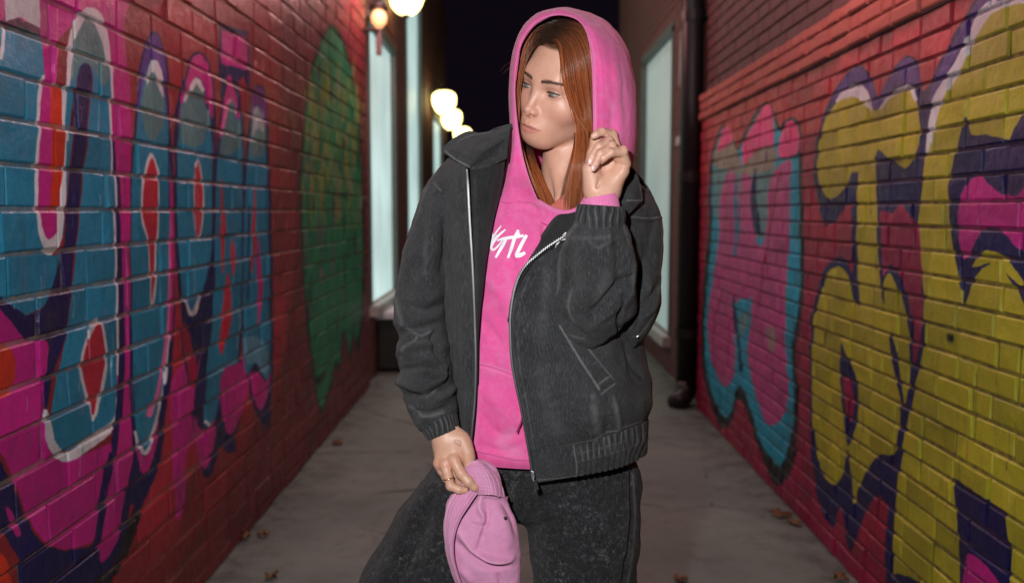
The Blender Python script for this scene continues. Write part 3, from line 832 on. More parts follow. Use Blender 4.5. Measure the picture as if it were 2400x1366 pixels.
# ---- unseen lanterns added for the warm light on the tops of the walls
def added_lantern(x, y, z, Xw, label, e):
    t = thing('wall_lantern', label, 'lamp', (x, y, z), 'added globe lanterns out of view')
    r = .15; c = (x, y, z)
    prof = crom([(.02, -.15), (.08, -.13), (.14, -.04), (.15, .05), (.11, .12), (.03, .14)], 4)
    MB().lathe([tuple(p_) for p_ in prof], c, 24).build('globe', glow('added_lamp_glass_warm', (1.0, .46, .46), e, (1, .8, .6)), t, True)
    MB().lathe([(.05, .14), (.08, .145), (.05, .17), (.01, .21)], c, 16).build('cap', M_iron, t, True)
    q = MB(); q.tube([(Xw, y, z + .1), ((Xw + x)/2, y, z + .26), (x, y, z + .2)], .014, 8); q.build('bracket', M_iron, t)
added_lantern(XL + .32, 6.5, 3.08, XL, 'added unseen globe lantern on the far half of the teal graffiti wall', 85)
added_lantern(XL + .32, 3.2, 2.62, XL, 'added unseen globe lantern on the near half of the teal graffiti wall', 9)
added_lantern(XR - .42, 3.1, 2.78, XR + .03, 'added unseen globe lantern on the yellow graffiti wall', 46)

# ---- two white globes on wires, out of view, added to fill walls and floor with light
def hung(x, y, z, e, label):
    t = thing('added_hanging_lamp', label, 'lamp', (x, y, z), 'added fill lamps on wires out of view')
    r = .15; c = (x, y, z)
    prof = crom([(.02, -.15), (.09, -.125), (.145, -.05), (.15, .03), (.12, .1), (.04, .14)], 4)
    MB().lathe([tuple(p_) for p_ in prof], c, 24).build('globe', glow('added_white_globe', (.92, 1.0, .93), e), t, True)
    MB().lathe([(.05, .14), (.06, .15), (.05, .2), (.012, .23)], c, 16).build('cap', M_iron, t, True)
    q = MB(); q.tube([(XL - .05, y, z + .5), (x * .5 + XL * .5, y, z + .34), (x, y, z + .24), (x * .5 + XR * .5, y, z + .34), (XR + .08, y, z + .5)], .006, 6); q.build('wire', M_iron, t)
hung(.05, 4.4, 4.2, 40, 'added white fill lamp on a wire, nearer of the two out of view')
hung(.05, 8.8, 5.0, 90, 'added white fill lamp on a wire, farther of the two out of view')

# ---- fallen leaves
M_leaf = plain('dry_leaf', (.20, .10, .045), .8, nscale=90, var=.4)
M_leaf2 = plain('brown_leaf', (.16, .07, .03), .85, nscale=90, var=.4)
def leaf(px, py, size, rot, label, mat):
    d = ray(px, py); tt = -CAM_H / d[2]; c = d * tt + np.array([0, 0, CAM_H])
    out = [(0, -1), (.28, -.75), (.30, -.5), (.62, -.45), (.42, -.15), (.75, .15), (.38, .22), (.42, .55), (.15, .5), (0, 1), (-.15, .5), (-.42, .55), (-.38, .22), (-.75, .15), (-.42, -.15), (-.62, -.45), (-.30, -.5), (-.28, -.75)]
    V = [(0, 0, .012)]; r = random.Random(int(px * 7 + py))
    for x, y in out: V.append((x * size, y * size, r.uniform(.004, .03)))
    n = len(out); F = [(0, 1 + i, 1 + (i + 1) % n) for i in range(n)]
    V += [(a, b_, z - .0015) for a, b_, z in V]; F += [tuple(i + n + 1 for i in f[::-1]) for f in F]
    F += [(1 + (i+1) % n, 1 + i, n + 2 + i, n + 2 + (i + 1) % n) for i in range(n)]
    o = mk('fallen_leaf', V, F, mat, None, True)
    o.location = (c[0], c[1], 0.001); o.rotation_euler = (0, 0, rot)
    return props(o, label, 'leaf', 'fallen leaves on the alley floor')
LV = [(575, 1262, .035, .4, 'lighter orange leaf by the left wall foot, brightest of its cluster', M_leaf), (616, 1257, .032, 1.4, 'orange leaf just right of the brightest leaf at the left wall foot', M_leaf),
      (636, 1355, .034, 3.0, 'orange leaf at the bottom edge on the left floor', M_leaf),
      (790, 1042, .045, .9, 'brown leaf farthest up the left floor', M_leaf2),       (1862, 1228, .045, .2, 'orange brown leaf on the right floor beside the crimson wall foot', M_leaf), (1828, 1210, .06, 1.3, 'large dark leaf left of the orange brown leaf on the right floor', M_leaf2),
      (1595, 1362, .035, .6, 'orange leaf at the bottom edge beside the right jean leg', M_leaf),
      (1968, 1360, .035, 1.1, 'reddish leaf at the bottom edge against the right wall', M_leaf)]
for a in LV: leaf(*a)

# ================================================================== the person
class Vol:
    """signed distances on a grid; forms are blended in and the zero surface is meshed"""
    def __init__(s, lo, hi, h):
        s.lo = np.array(lo, float); s.h = h
        s.n = np.ceil((np.array(hi) - s.lo) / h).astype(int) + 1
        s.D = np.full(s.n, 0.05, np.float32)
    def win(s, lo, hi, pad):
        a = np.clip(np.floor((np.array(lo) - pad - s.lo) / s.h).astype(int), 0, s.n - 1)
        b = np.clip(np.ceil((np.array(hi) + pad - s.lo) / s.h).astype(int) + 1, 1, s.n)
        if (b <= a).any(): return None
        g = [(s.lo[i] + np.arange(a[i], b[i]) * s.h).astype(np.float32) for i in range(3)]
        return tuple(slice(a[i], b[i]) for i in range(3)), g[0][:, None, None], g[1][None, :, None], g[2][None, None, :]
    def comb(s, sl, d, k, op):
        A = s.D[sl]
        if op == 'add':
            if k <= 0: s.D[sl] = np.minimum(A, d); return
            k = k * 1.4; h = np.maximum(k - np.abs(A - d), 0) / k
            s.D[sl] = np.minimum(A, d) - h*h*h*k/6
        else:
            if k <= 0: s.D[sl] = np.maximum(A, -d); return
            k = k * 1.4; h = np.maximum(k - np.abs(A + d), 0) / k
            s.D[sl] = np.maximum(A, -d) + h*h*h*k/6
    def ell(s, c, r, k=.01, op='add', rot=None):
        c = np.array(c, float); r = np.array(r, float) if hasattr(r, '__len__') else np.full(3, r)
        m = r.max(); w = s.win(c - m, c + m, 1.4*k + .004 if k > 0 else .05)
        if w is None: return s
        sl, x, y, z = w
        x = x - c[0]; y = y - c[1]; z = z - c[2]
        if rot is not None:
            Q = np.array(rot)            # columns: the ellipsoid's axes
            x, y, z = (x*Q[0, i] + y*Q[1, i] + z*Q[2, i] for i in range(3))
        k0 = np.sqrt((x/r[0])**2 + (y/r[1])**2 + (z/r[2])**2)
        k1 = np.sqrt((x/r[0]**2)**2 + (y/r[1]**2)**2 + (z/r[2]**2)**2) + 1e-9
        s.comb(sl, k0 * (k0 - 1) / k1, k, op); return s
    def cap(s, a, b, ra, rb, k=.01, op='add'):
        a = np.array(a, float); b = np.array(b, float); m = max(ra, rb)
        w = s.win(np.minimum(a, b) - m, np.maximum(a, b) + m, 1.4*k + .004 if k > 0 else .05)
        if w is None: return s
        sl, x, y, z = w
        ab = b - a; L2 = float(ab @ ab) + 1e-12
        x = x - a[0]; y = y - a[1]; z = z - a[2]
        t = np.clip((x*ab[0] + y*ab[1] + z*ab[2]) / L2, 0, 1)
        d = np.sqrt((x - t*ab[0])**2 + (y - t*ab[1])**2 + (z - t*ab[2])**2) - (ra + (rb - ra) * t)
        s.comb(sl, d, k, op); return s
    def chain(s, P, rad, k=.004, op='add'):
        for i in range(len(P) - 1): s.cap(P[i], P[i+1], rad[i], rad[i+1], k, op)
        return s
    def fn(s, lo, hi, f, k, op):
        sl, x, y, z = s.win(lo, hi, .004)
        s.comb(sl, f(x, y, z).astype(np.float32), k, op); return s
    def mesh(s, smooth=2):
        D = s.D; S = D < 0
        nx, ny, nz = D.shape
        cnt = np.zeros((nx-1, ny-1, nz-1), np.int8)
        for dx in (0, 1):
            for dy in (0, 1):
                for dz in (0, 1):
                    cnt += S[dx:nx-1+dx, dy:ny-1+dy, dz:nz-1+dz]
        act = (cnt > 0) & (cnt < 8)
        idx = np.full(act.shape, -1, np.int64)
        I = np.argwhere(act); idx[act] = np.arange(len(I))
        acc = np.zeros((len(I), 3)); num = np.zeros(len(I))
        cor = [(0,0,0),(1,0,0),(0,1,0),(1,1,0),(0,0,1),(1,0,1),(0,1,1),(1,1,1)]
        for i in range(8):
            for ax in range(3):
                if cor[i][ax]: continue
                j = list(cor[i]); j[ax] = 1
                A = D[I[:,0]+cor[i][0], I[:,1]+cor[i][1], I[:,2]+cor[i][2]]
                B = D[I[:,0]+j[0], I[:,1]+j[1], I[:,2]+j[2]]
                m = (A < 0) != (B < 0)
                t = np.where(m, A / np.where(m, A - B, 1), 0)
                p = np.tile(np.array(cor[i], float), (len(I), 1)); p[:, ax] += t
                acc[m] += p[m]; num[m] += 1
        V = s.lo + (I + acc / num[:, None]) * s.h
        F = []
        for ax in range(3):
            sl0 = [slice(None)]*3; sl1 = [slice(None)]*3
            sl0[ax] = slice(0, -1); sl1[ax] = slice(1, None)
            A = S[tuple(sl0)]; B = S[tuple(sl1)]
            E = np.argwhere(A != B)
            u, v = (ax + 1) % 3, (ax + 2) % 3
            E = E[(E[:, u] > 0) & (E[:, v] > 0) & (E[:, u] < D.shape[u]-1) & (E[:, v] < D.shape[v]-1)]
            def q(du, dv):
                e = E.copy(); e[:, u] -= du; e[:, v] -= dv
                return idx[e[:, 0], e[:, 1], e[:, 2]]
            f = np.stack([q(1, 1), q(0, 1), q(0, 0), q(1, 0)], -1)
            inside = S[E[:, 0], E[:, 1], E[:, 2]]
            f[~inside] = f[~inside][:, ::-1]
            F.append(f)
        F = np.concatenate(F); F = F[(F >= 0).all(1)]
        V = relax(V, F, smooth)
        return V, F

def relax(V, F, it, lam=.5):
    if it <= 0: return V
    E = np.concatenate([F[:, [0, 1]], F[:, [1, 2]], F[:, [2, 3]], F[:, [3, 0]]])
    for _ in range(it):
        for l in (lam, -lam * 1.02):
            S = np.zeros_like(V); n = np.bincount(E.ravel(), minlength=len(V)).astype(float)
            for c in range(3):
                S[:, c] = np.bincount(E[:, 0], V[E[:, 1], c], len(V)) + np.bincount(E[:, 1], V[E[:, 0], c], len(V))
            V = V + l * (S / np.maximum(n, 1)[:, None] - V)
    return V

def RX(a): c, s_ = math.cos(a), math.sin(a); return np.array([[1,0,0],[0,c,-s_],[0,s_,c]])
def RY(a): c, s_ = math.cos(a), math.sin(a); return np.array([[c,0,s_],[0,1,0],[-s_,0,c]])
def RZ(a): c, s_ = math.cos(a), math.sin(a); return np.array([[c,-s_,0],[s_,c,0],[0,0,1]])

# ------------------------------------------------------------------ skin
HR = RZ(R(-42)) @ RY(R(20)) @ RX(R(12))
HS = 0.965
HC = W(1340, 194, 1.66)
def h2w(P):
    P = np.array(P, float)
    P[..., 2] -= .0036 * np.exp(-((P[..., 2] - .008) / .024)**2) * (P[..., 1] < -.03)
    return (P * HS) @ HR.T + HC
def w2h(P): return ((np.asarray(P, float) - HC) @ HR) / HS

def sm(x, a, b): t = np.clip((x - a) / (b - a), 0, 1); return t*t*(3 - 2*t)
def ga(x, c, w): return np.exp(-((x - c) / w)**2)

def build_head():
    v = Vol((-.084, -.125, -.255), (.084, .112, .120), .00105)
    v.ell((0, .010, .031), (.0725, .091, .077), 0)
    v.ell((0, -.020, -.020), (.0645, .071, .078), .03)
    v.ell((0, -.071, -.085), (.021, .023, .020), .028)
    for s_ in (-1, 1):
        v.cap((s_*.055, .006, -.050), (s_*.018, -.068, -.089), .013, .014, .03)
        v.ell((s_*.040, -.059, -.032), (.021, .021, .019), .03)
    # muzzle, brow
    v.ell((0, -.0755, -.066), (.0265, .022, .021), .032)
    v.cap((-.030, -.073, .019), (.030, -.073, .019), .011, .011, .030)
    for s_ in (-1, 1):
        v.ell((s_*.029, -.098, -.001), (.0165, .0125, .0105), .012, 'sub')
        v.ell((s_*.031, -.0735, 0.0), .0136, .005)
        # soft lid fold above and below
    # nose
    v.cap((0, -.084, .008), (0, -.1035, -.032), .0054, .0060, .014)
    v.ell((0, -.1068, -.0362), (.0062, .0070, .0060), .008)
    for s_ in (-1, 1):
        v.ell((s_*.0094, -.0975, -.0405), (.0046, .0082, .0050), .008)
    v.cap((0, -.107, -.0430), (0, -.100, -.048), .0042, .004, .004)
    for s_ in (-1, 1):
        v.ell((s_*.0060, -.1030, -.0465), (.0030, .0056, .0026), .0025, 'sub')
    v.cap((0, -.107, -.053), (0, -.1045, -.060), .0022, .0022, .005, 'sub')
    # lips
    up_ = [(-.0235, -.0890, -.0680), (-.013, -.0965, -.0655), (-.005, -.1000, -.0632), (0, -.1000, -.0642), (.005, -.1000, -.0632), (.013, -.0965, -.0655), (.0235, -.0890, -.0680)]
    v.chain(up_, [.0006, .0021, .0025, .0026, .0025, .0021, .0006], .006)
    lo_ = [(-.021, -.0895, -.0703), (-.011, -.0958, -.0736), (0, -.0982, -.0742), (.011, -.0958, -.0736), (.021, -.0895, -.0703)]
    v.chain(lo_, [.0009, .0030, .0036, .0030, .0009], .006)
    v.chain([(-.0195, -.0955, -.0684), (-.015, -.0985, -.0686), (-.006, -.1035, -.0684), (0, -.1040, -.0692), (.006, -.1035, -.0684), (.015, -.0985, -.0686), (.0195, -.0955, -.0684)], [.0001, .0007, .0010, .0011, .0010, .0007, .0001], .0025, 'sub')
    # eye openings: almonds cut through the lids
    for s_ in (-1, 1):
        cx = s_ * .0312
        def alm(x, y, z, cx=cx, s_=s_):
            u = (x - cx) * s_                     # + towards the temple
            t = np.clip((u + .0145) / .029, 0, 1)
            mid = -.0010 + .0022 * t
            top = mid + .0046 * np.power(np.clip(np.sin(np.pi * np.power(t, .85)), 0, 1), .8) * .70
            bot = mid - .0037 * np.power(np.clip(np.sin(np.pi * np.power(t, 1.1)), 0, 1), .8)
            d = np.maximum(z - top, bot - z)
            d = np.maximum(d, np.abs(u) - .0145)
            return np.maximum(d, y + .076) + 0 * x
        v.fn((cx - .017, -.1, -.008), (cx + .017, -.07, .009), alm, .0012, 'sub')
        # crease above the upper lid
        v.chain([(cx - s_*.012, -.0862, .0045), (cx - s_*.004, -.0895, .0088), (cx + s_*.006, -.0870, .0088), (cx + s_*.014, -.0795, .0050)], [.0005, .0008, .0008, .0005], .002, 'sub')
        # ear
        e = (s_*.0735, .012, -.012)
        v.ell(e, (.006, .017, .030), .006, rot=RX(R(-12)))
        v.ell((s_*.0795, .008, -.010), (.004, .010, .020), .004, 'sub', rot=RX(R(-12)))
    # neck down into the chest
    nb = w2h(W(1330, 470, 1.685)); nt = (0, .018, -.085)
    mid = (np.array(nt) * .5 + nb * .5)
    v.cap(nt, mid, .0500, .0470, .020)
    v.cap(mid, nb, .0470, .0530, .02)
    # the two neck cords and collar bones
    pit_ = w2h(W(1311, 468, 1.628))
    v.cap((.058, .012, -.060), pit_, .010, .006, .012)
    v.cap((-.058, .012, -.060), pit_, .010, .006, .012)
    V, F = v.mesh(2)
    # colour of the skin, by place on the head
    x, y, z = V[:, 0], V[:, 1], V[:, 2]
    fr = sm(-y, .03, .06)
    base = np.array([.64, .355, .260]); C = np.tile(base, (len(V), 1))
    def put(col, m): 
        m = np.clip(m, 0, 1)[:, None]; C[:] = C * (1 - m) + np.array(col) * m
    for s_ in (-1, 1):
        put((.60, .24, .17), .32 * ga(x, s_*.044, .018) * ga(z, -.036, .016) * fr)        # cheeks
        put((.34, .16, .13), .62 * ga(x, s_*.0300, .0175) * ga(z, .0080, .0060) * fr)  # brown eye socket shade painted into the skin
        put((.40, .19, .15), .35 * ga(x, s_*.030, .014) * ga(z, -.0100, .0045) * fr)      # lid shadow
        put((.12, .06, .05), .80 * ga(x, s_*.033, .0150) * ga(z, .0042, .0017) * fr)       # lash line, liner
        put((.28, .14, .11), .60 * ga(x, s_*.034, .0140) * ga(z, -.0050, .0015) * fr)
        # brows
        u = (x * s_ - .010) / .042
        bz = .0166 + .0056 * np.sin(np.clip(u, 0, 1) * 2.15) - .0022 * np.clip(u, 0, 1)
        put((.14, .07, .045), .74 * sm(u, -.02, .14) * (1 - sm(u, .82, 1.02)) * ga(z, bz, .0040 - .0016 * np.clip(u, 0, 1)) * fr)
        put((.62, .22, .16), .25 * ga(x, s_*.011, .006) * ga(z, -.046, .006) * fr)
    put((.62, .26, .19), .25 * ga(x, 0, .012) * ga(z, -.040, .012) * fr)
    scalp = np.maximum(sm(z, .064, .070) , sm(y, -.050 - .2*np.clip(z, -.1, .06), -.040 - .2*np.clip(z, -.1, .06)) * (z > -.075))
    scalp = np.maximum(scalp, sm(y, .01, .03) * (z > -.12))
    put((.10, .045, .028), scalp)
    # lips
    u = np.abs(x) / .0245
    upz = -.0622 - .0062 * np.power(np.clip(u, 0, 1), 1.5) + .0016 * -ga(x, 0, .003)
    loz = -.0798 + .0095 * np.power(np.clip(u, 0, 1), 2.2)
    lip = sm(z, loz - .0006, loz + .0010) * (1 - sm(z, upz - .0010, upz + .0006)) * (1 - sm(u, .92, 1.04)) * sm(-y, .08, .088)
    put((.50, .165, .15), .72 * lip)
    put((.16, .05, .045), .75 * ga(z, -.0690, .0010) * (1 - sm(u, .95, 1.1)) * sm(-y, .08, .088))
    put((.20, .07, .05), .6 * ga(np.abs(x), .0062, .0032) * ga(z, -.0485, .0024) * sm(-y, .095, .099))
    globals()['LOCAL_HEAD'] = V.copy()
    return h2w(V), F, C

def skin_mat():
    m, nt, b = new_mat('skin')
    at = N(nt, 'ShaderNodeAttribute', attribute_name='tone'); p = geo_pos(nt)
    n1 = noise_(nt, 60, 4, 0.6, p); n2 = noise_(nt, 900, 3, 0.6, p); n3 = noise_(nt, 230, 4, .7, p)
    c = mixc(nt, at.outputs['Color'], (.54, .25, .17), ramp(nt, n1.outputs[0], 0.40, 0.72, 0, .42))
    c = mixc(nt, c, (.40, .17, .10), ramp(nt, n3.outputs[0], .55, .74, 0, .30))
    nt.links.new(c, b.inputs['Base Color'])
    b.inputs['Specular IOR Level'].default_value = 0.5
    nt.links.new(ramp(nt, n1.outputs[0], .3, .7, .33, .52), b.inputs['Roughness'])
    b.inputs['Subsurface Weight'].default_value = 0.22
    b.inputs['Subsurface Radius'].default_value = (1.0, .35, .2)
    b.inputs['Subsurface Scale'].default_value = 0.004
    bump(nt, b, math_(nt, 'ADD', n2.outputs[0], math_(nt, 'MULTIPLY', n1.outputs[0], 1.2)), 0.40, 0.0008)
    return m
M_skin = skin_mat()

person = thing('person', 'red haired woman in pink hood and black denim jacket standing mid alley', 'person', (0.07, 1.66, 0))
BODY = [build_head()]

# eyes
def eye_mat():
    m, nt, b = new_mat('eyeball')
    at = N(nt, 'ShaderNodeAttribute', attribute_name='tone')
    nt.links.new(at.outputs['Color'], b.inputs['Base Color'])
    b.inputs['Roughness'].default_value = 0.12
    return m
M_eye = eye_mat()
def eye(s_):
    c = np.array([s_*.0312, -.0735, 0.0]); r = .0122
    gz = RZ(R(-14)) @ RX(R(13))
    n, k = 40, 28; V = []; C = []
    for i in range(k + 1):
        th = math.pi * (i / k) ** 1.3
        for j in range(n):
            a = 2*math.pi*j/n
            d = np.array([math.sin(th)*math.cos(a), -math.cos(th), math.sin(th)*math.sin(a)])
            rr = r * (1 + .045 * math.exp(-(th/.35)**2))
            V.append(c + gz @ d * rr)
            if th < .22: C.append((.01, .01, .01, 1))
            elif th < .52: 
                q = .5 + .5*math.sin(a*9); C.append((.10 + .06*q, .14 + .06*q, .13 + .05*q, 1))
            elif th < .57: C.append((.05, .05, .05, 1))
            else: C.append((.40, .33, .31, 1))
    F = np.array([(i*n + j, i*n + (j+1) % n, (i+1)*n + (j+1) % n, (i+1)*n + j) for i in range(k) for j in range(n)])
    o = mk('eye', h2w(V), F, M_eye, person, True, {'tone': ('FLOAT_COLOR', C)})
    return o
for s_ in (-1, 1): eye(s_)

M_lash = plain('lash', (0.03, 0.018, 0.014), .6, bmp=0)
M_browm = plain('brow_hair', (0.10, 0.052, 0.034), .6, bmp=0)
def hairs(paths, rad, name, mat, parent, tip=.3, tones=None):
    """thin three sided tubes along many short paths, all (k,3)"""
    P = np.stack(paths); n, k, _ = P.shape
    T = np.gradient(P, axis=1); T /= np.linalg.norm(T, axis=2, keepdims=True) + 1e-9
    ref = np.array([.3, .9, .2]); A = np.cross(T, ref); A /= np.linalg.norm(A, axis=2, keepdims=True) + 1e-9
    B = np.cross(T, A)
    rad = np.asarray(rad, float).reshape(-1, 1) if hasattr(rad, '__len__') else np.full((n, 1), rad)
    rr = (rad * np.linspace(1, tip, k)[None])[..., None]
    ring = np.stack([P + rr * (A * math.cos(a) + B * math.sin(a)) for a in (0, 2.094, 4.189)], 2)   # n,k,3,3
    V = ring.reshape(-1, 3)
    i = np.arange(n)[:, None, None]; j = np.arange(k-1)[None, :, None]; q = np.arange(3)[None, None, :]
    b0 = i*k*3 + j*3
    F = np.stack([b0 + q, b0 + (q+1) % 3, b0 + 3 + (q+1) % 3, b0 + 3 + q], -1).reshape(-1, 4)
    tone = np.repeat(RNG.random(n) if tones is None else np.array(tones), k*3); along = np.tile(np.repeat(np.linspace(0, 1, k), 3), n)
    return mk(name, V, F, mat, parent, True, {'tone': ('FLOAT', tone), 'along': ('FLOAT', along)})

for s_ in (-1, 1):
    ps = []
    for i in range(52):
        t = i / 51; u = -.0135 + .0275*t
        top = -.0010 + .0022*t + .0033 * max(0, math.sin(math.pi * t**.85))**.8
        x = s_*.0312 + s_*u; y = -.0735 - math.sqrt(max(1e-8, .0140**2 - u*u - (top)**2))
        o_ = np.array([x, y, top]); l = .0048 + .0052*t
        d = np.array([s_*(.35*(t - .25)), -.8, .25])
        ps.append(h2w(np.array([o_, o_ + d*l*.5 + [0, 0, -.0006], o_ + d*l + [0, 0, .0012]])))
    for i in range(30):
        t = .15 + .85 * i / 29; u = -.0135 + .0275*t
        bot = -.0010 + .0022*t - .0037 * max(0, math.sin(math.pi * t**1.1))**.8
        o_ = np.array([s_*.0312 + s_*u, -.0735 - math.sqrt(max(1e-8, .0139**2 - u*u - bot**2)), bot])
        l = .0028; d = np.array([s_*(.35*(t - .25)), -.6, -.75])
        ps.append(h2w(np.array([o_, o_ + d*l*.5, o_ + d*l])))
    hairs(ps, .00034, 'eyelashes', M_lash, person, .2)

from mathutils.bvhtree import BVHTree
_hv = LOCAL_HEAD; HEAD_BVH = BVHTree.FromPolygons([tuple(p_) for p_ in _hv], [tuple(int(q) for q in f) for f in BODY[0][1]])
def on_face(x, z):
    h_ = HEAD_BVH.ray_cast(Vector((x, -.3, z)), Vector((0, 1, 0)))
    return h_[0].y if h_[0] else -.09
BROWS = []
for s_ in (-1, 1):
    for i in range(620):
        t = RNG.random(); wd = .0021 * (1.1 - .55*t) * (.75 if t < .08 else 1)
        x = s_*(.0100 + .0425*t); z = .0166 + .0056*math.sin(min(1, t)*2.15) - .0022*t + RNG.normal(0, .6) * wd
        d = np.array([.75 + .5*t, .50 - .75*t]); d /= np.linalg.norm(d); l = .0042 * (1 - .2*t)
        P = []
        for q in (0, .5, 1):
            xx = x + s_*d[0]*l*q; zz = z + d[1]*l*q
            P.append((xx, on_face(xx, zz) - .0002 - .0006*math.sin(q*3), zz))
        BROWS.append(h2w(np.array(P)))
hairs(BROWS, .00019, 'eyebrows', M_browm, person, .3)

# ------------------------------------------------------------------ hair
HW_BVH = BVHTree.FromPolygons([tuple(p_) for p_ in BODY[0][0]], [tuple(int(q) for q in f) for f in BODY[0][1]])
def cast(bvh, px, py):
    d = ray(px, py); d = d / np.linalg.norm(d)
    h_ = bvh.ray_cast(Vector((0, 0, CAM_H)), Vector(d))
    return None if h_[0] is None else np.array(h_[0])

def hair_mat():
    m, nt, b = new_mat('hair')
    a1 = N(nt, 'ShaderNodeAttribute', attribute_name='tone'); a2 = N(nt, 'ShaderNodeAttribute', attribute_name='along')
    c = mixc(nt, (.085, .020, .009), (.60, .165, .052), a1.outputs['Fac'])
    root = ramp(nt, a2.outputs['Fac'], .04, .30, 1, 0)
    c = mixc(nt, c, (.035, .018, .012), root)
    c = mixc(nt, c, (.30, .12, .055), ramp(nt, a2.outputs['Fac'], .5, 1, 0, .6))
    nt.links.new(c, b.inputs['Base Color'])
    b.inputs['Roughness'].default_value = .33; b.inputs['Specular IOR Level'].default_value = .5
    return m
M_hair = hair_mat()

def guide(P, Yd, off=.007, n=26):
    """P: photo points from the parting down; where the head lies behind, the lock rests on it"""
    P = resample(crom(np.array(P, float), 8), n)
    Ys = []
    for i, (x, y) in enumerate(P):
        h_ = cast(HW_BVH, x, y)
        yy = h_[1] - off if (h_ is not None and y < 345) else None
        Ys.append(yy)
    last = None
    base = np.interp(np.linspace(0, 1, n), np.linspace(0, 1, len(Yd)), Yd)
    out = []
    for i in range(n):
        yy = base[i] if Ys[i] is None else min(Ys[i], base[i] + .03)
        out.append(yy)
    out = np.array(out)
    for _ in range(3): out[1:-1] = (out[:-2] + out[1:-1]*2 + out[2:]) / 4
    return W(P[:, 0], P[:, 1], out)

TONES = []
def locks(guides, n, thick, jitter, wave, seed, rad=.00038, side=0):
    r = np.random.default_rng(seed); G = np.stack(guides); g, k, _ = G.shape
    paths = []
    ncl = max(4, n // 40); cc = r.random(ncl) * (g - 1)
    t = np.linspace(0, 1, k)[:, None]
    cph = r.random((ncl, 3)) * 6.28
    for i in range(n):
        c = int(r.integers(0, ncl)); s_ = r.random() * (g - 1)
        # strands gather into locks towards their ends
        s2 = s_ + (cc[c] - s_) * .0
        a = int(min(g - 2, s_)); f = s_ - a
        p = G[a] * (1 - f) + G[a+1] * f
        a2 = int(min(g - 2, cc[np.argmin(abs(cc - s_))])); f2 = cc[np.argmin(abs(cc - s_))] - a2; c = int(np.argmin(abs(cc - s_)))
        q = G[a2] * (1 - f2) + G[a2+1] * f2
        w = .55 * t**1.2
        p = p * (1 - w) + q * w
        dep = r.random() ** .7 * thick
        p = p + np.array([0, 1, 0]) * dep * (.35 + .65*np.minimum(1, t*4))
        p = p + r.normal(0, jitter, 3) * (.25 + t) + wave * np.column_stack([np.sin(t[:, 0]*5 + cph[c, 0]), .5*np.sin(t[:, 0]*7 + cph[c, 1]), np.zeros(k)]) * t
        cut = r.uniform(.93, 1.0); TONES.append(float(np.clip(.5 + .32*np.sin(s_*9.0 + seed) * np.sin(s_*23.0) + .5*(cc[c] * 7.3 % 1 - .5) + r.normal(0, .16), 0, 1)))
        p = p + (1 - t)**6 * np.array([r.normal(0, .0012), 0, r.normal(0, .0030)])
        p = resample(p[:max(4, int(k * cut))], 22)
        paths.append(p)
    return paths

right = [guide(P, Y) for P, Y in (
    ([(1284,97),(1303,98),(1313,122),(1315,160),(1323,205),(1337,250),(1350,290),(1351,340),(1344,400),(1337,460),(1333,550)], [1.60,1.59,1.575,1.57,1.585,1.61]),
    ([(1286,90),(1316,96),(1330,128),(1336,180),(1346,232),(1360,282),(1364,340),(1356,410),(1348,470),(1345,550)], [1.60,1.585,1.57,1.57,1.58,1.60]),
    ([(1290,82),(1332,92),(1352,136),(1360,200),(1370,262),(1378,322),(1377,385),(1366,445),(1358,550)], [1.60,1.58,1.565,1.565,1.58,1.60]),
    ([(1297,70),(1348,84),(1372,138),(1382,210),(1391,280),(1394,345),(1390,405),(1378,460),(1370,550)], [1.61,1.58,1.56,1.56,1.58,1.60]),
    ([(1306,58),(1362,74),(1392,140),(1404,215),(1410,290),(1408,370),(1396,450),(1380,550)], [1.61,1.58,1.565,1.57,1.59,1.61]),
    ([(1316,48),(1375,66),(1412,140),(1424,220),(1426,300),(1420,380),(1408,460)], [1.63,1.60,1.59,1.60,1.61,1.63]))]
left = [guide([(x_ - 5*min(1, max(0, (y_ - 110)/60)), y_) for x_, y_ in P], Y, .006) for P, Y in (
    ([(1282,97),(1262,99),(1247,115),(1236,145),(1228,190),(1222,245),(1221,300),(1230,350),(1248,405),(1268,465),(1278,550)], [1.61,1.61,1.62,1.63,1.63,1.63,1.61]),
    ([(1282,90),(1257,92),(1241,112),(1230,145),(1222,200),(1217,260),(1218,310),(1230,362),(1250,425),(1264,490)], [1.61,1.61,1.62,1.63,1.635,1.635,1.615]),
    ([(1290,80),(1256,84),(1236,108),(1225,150),(1215,215),(1212,275),(1217,335),(1236,400),(1254,480)], [1.615,1.62,1.63,1.64,1.645,1.64,1.62]),
    ([(1301,68),(1262,70),(1234,100),(1221,150),(1211,215),(1209,275),(1214,335),(1228,400),(1246,480)], [1.62,1.625,1.635,1.65,1.65,1.645,1.63]),
    ([(1312,50),(1266,56),(1236,88),(1220,140),(1210,215),(1208,290),(1214,350),(1226,420)], [1.64,1.64,1.65,1.66,1.66,1.655,1.65]))]
low = [guide(P, Y, .0) for P, Y in (
    ([(1232,350),(1246,385),(1262,425),(1280,470),(1290,550)], [1.70,1.64,1.61,1.60]),
    ([(1245,350),(1262,390),(1278,430),(1296,475),(1300,550)], [1.70,1.65,1.615,1.60]),
    ([(1228,340),(1240,385),(1252,430),(1266,480),(1270,550)], [1.70,1.64,1.61,1.60]))]
wisp = [guide(P, Y, .010) for P, Y in (
    ([(1286,96),(1310,100),(1317,150),(1324,200),(1336,240),(1352,272),(1370,296),(1386,316)], [1.60,1.58,1.565,1.56,1.545,1.53]),
    ([(1288,94),(1314,102),(1321,150),(1329,205),(1342,248),(1357,280),(1372,305),(1383,330)], [1.60,1.58,1.565,1.56,1.545,1.535]))]
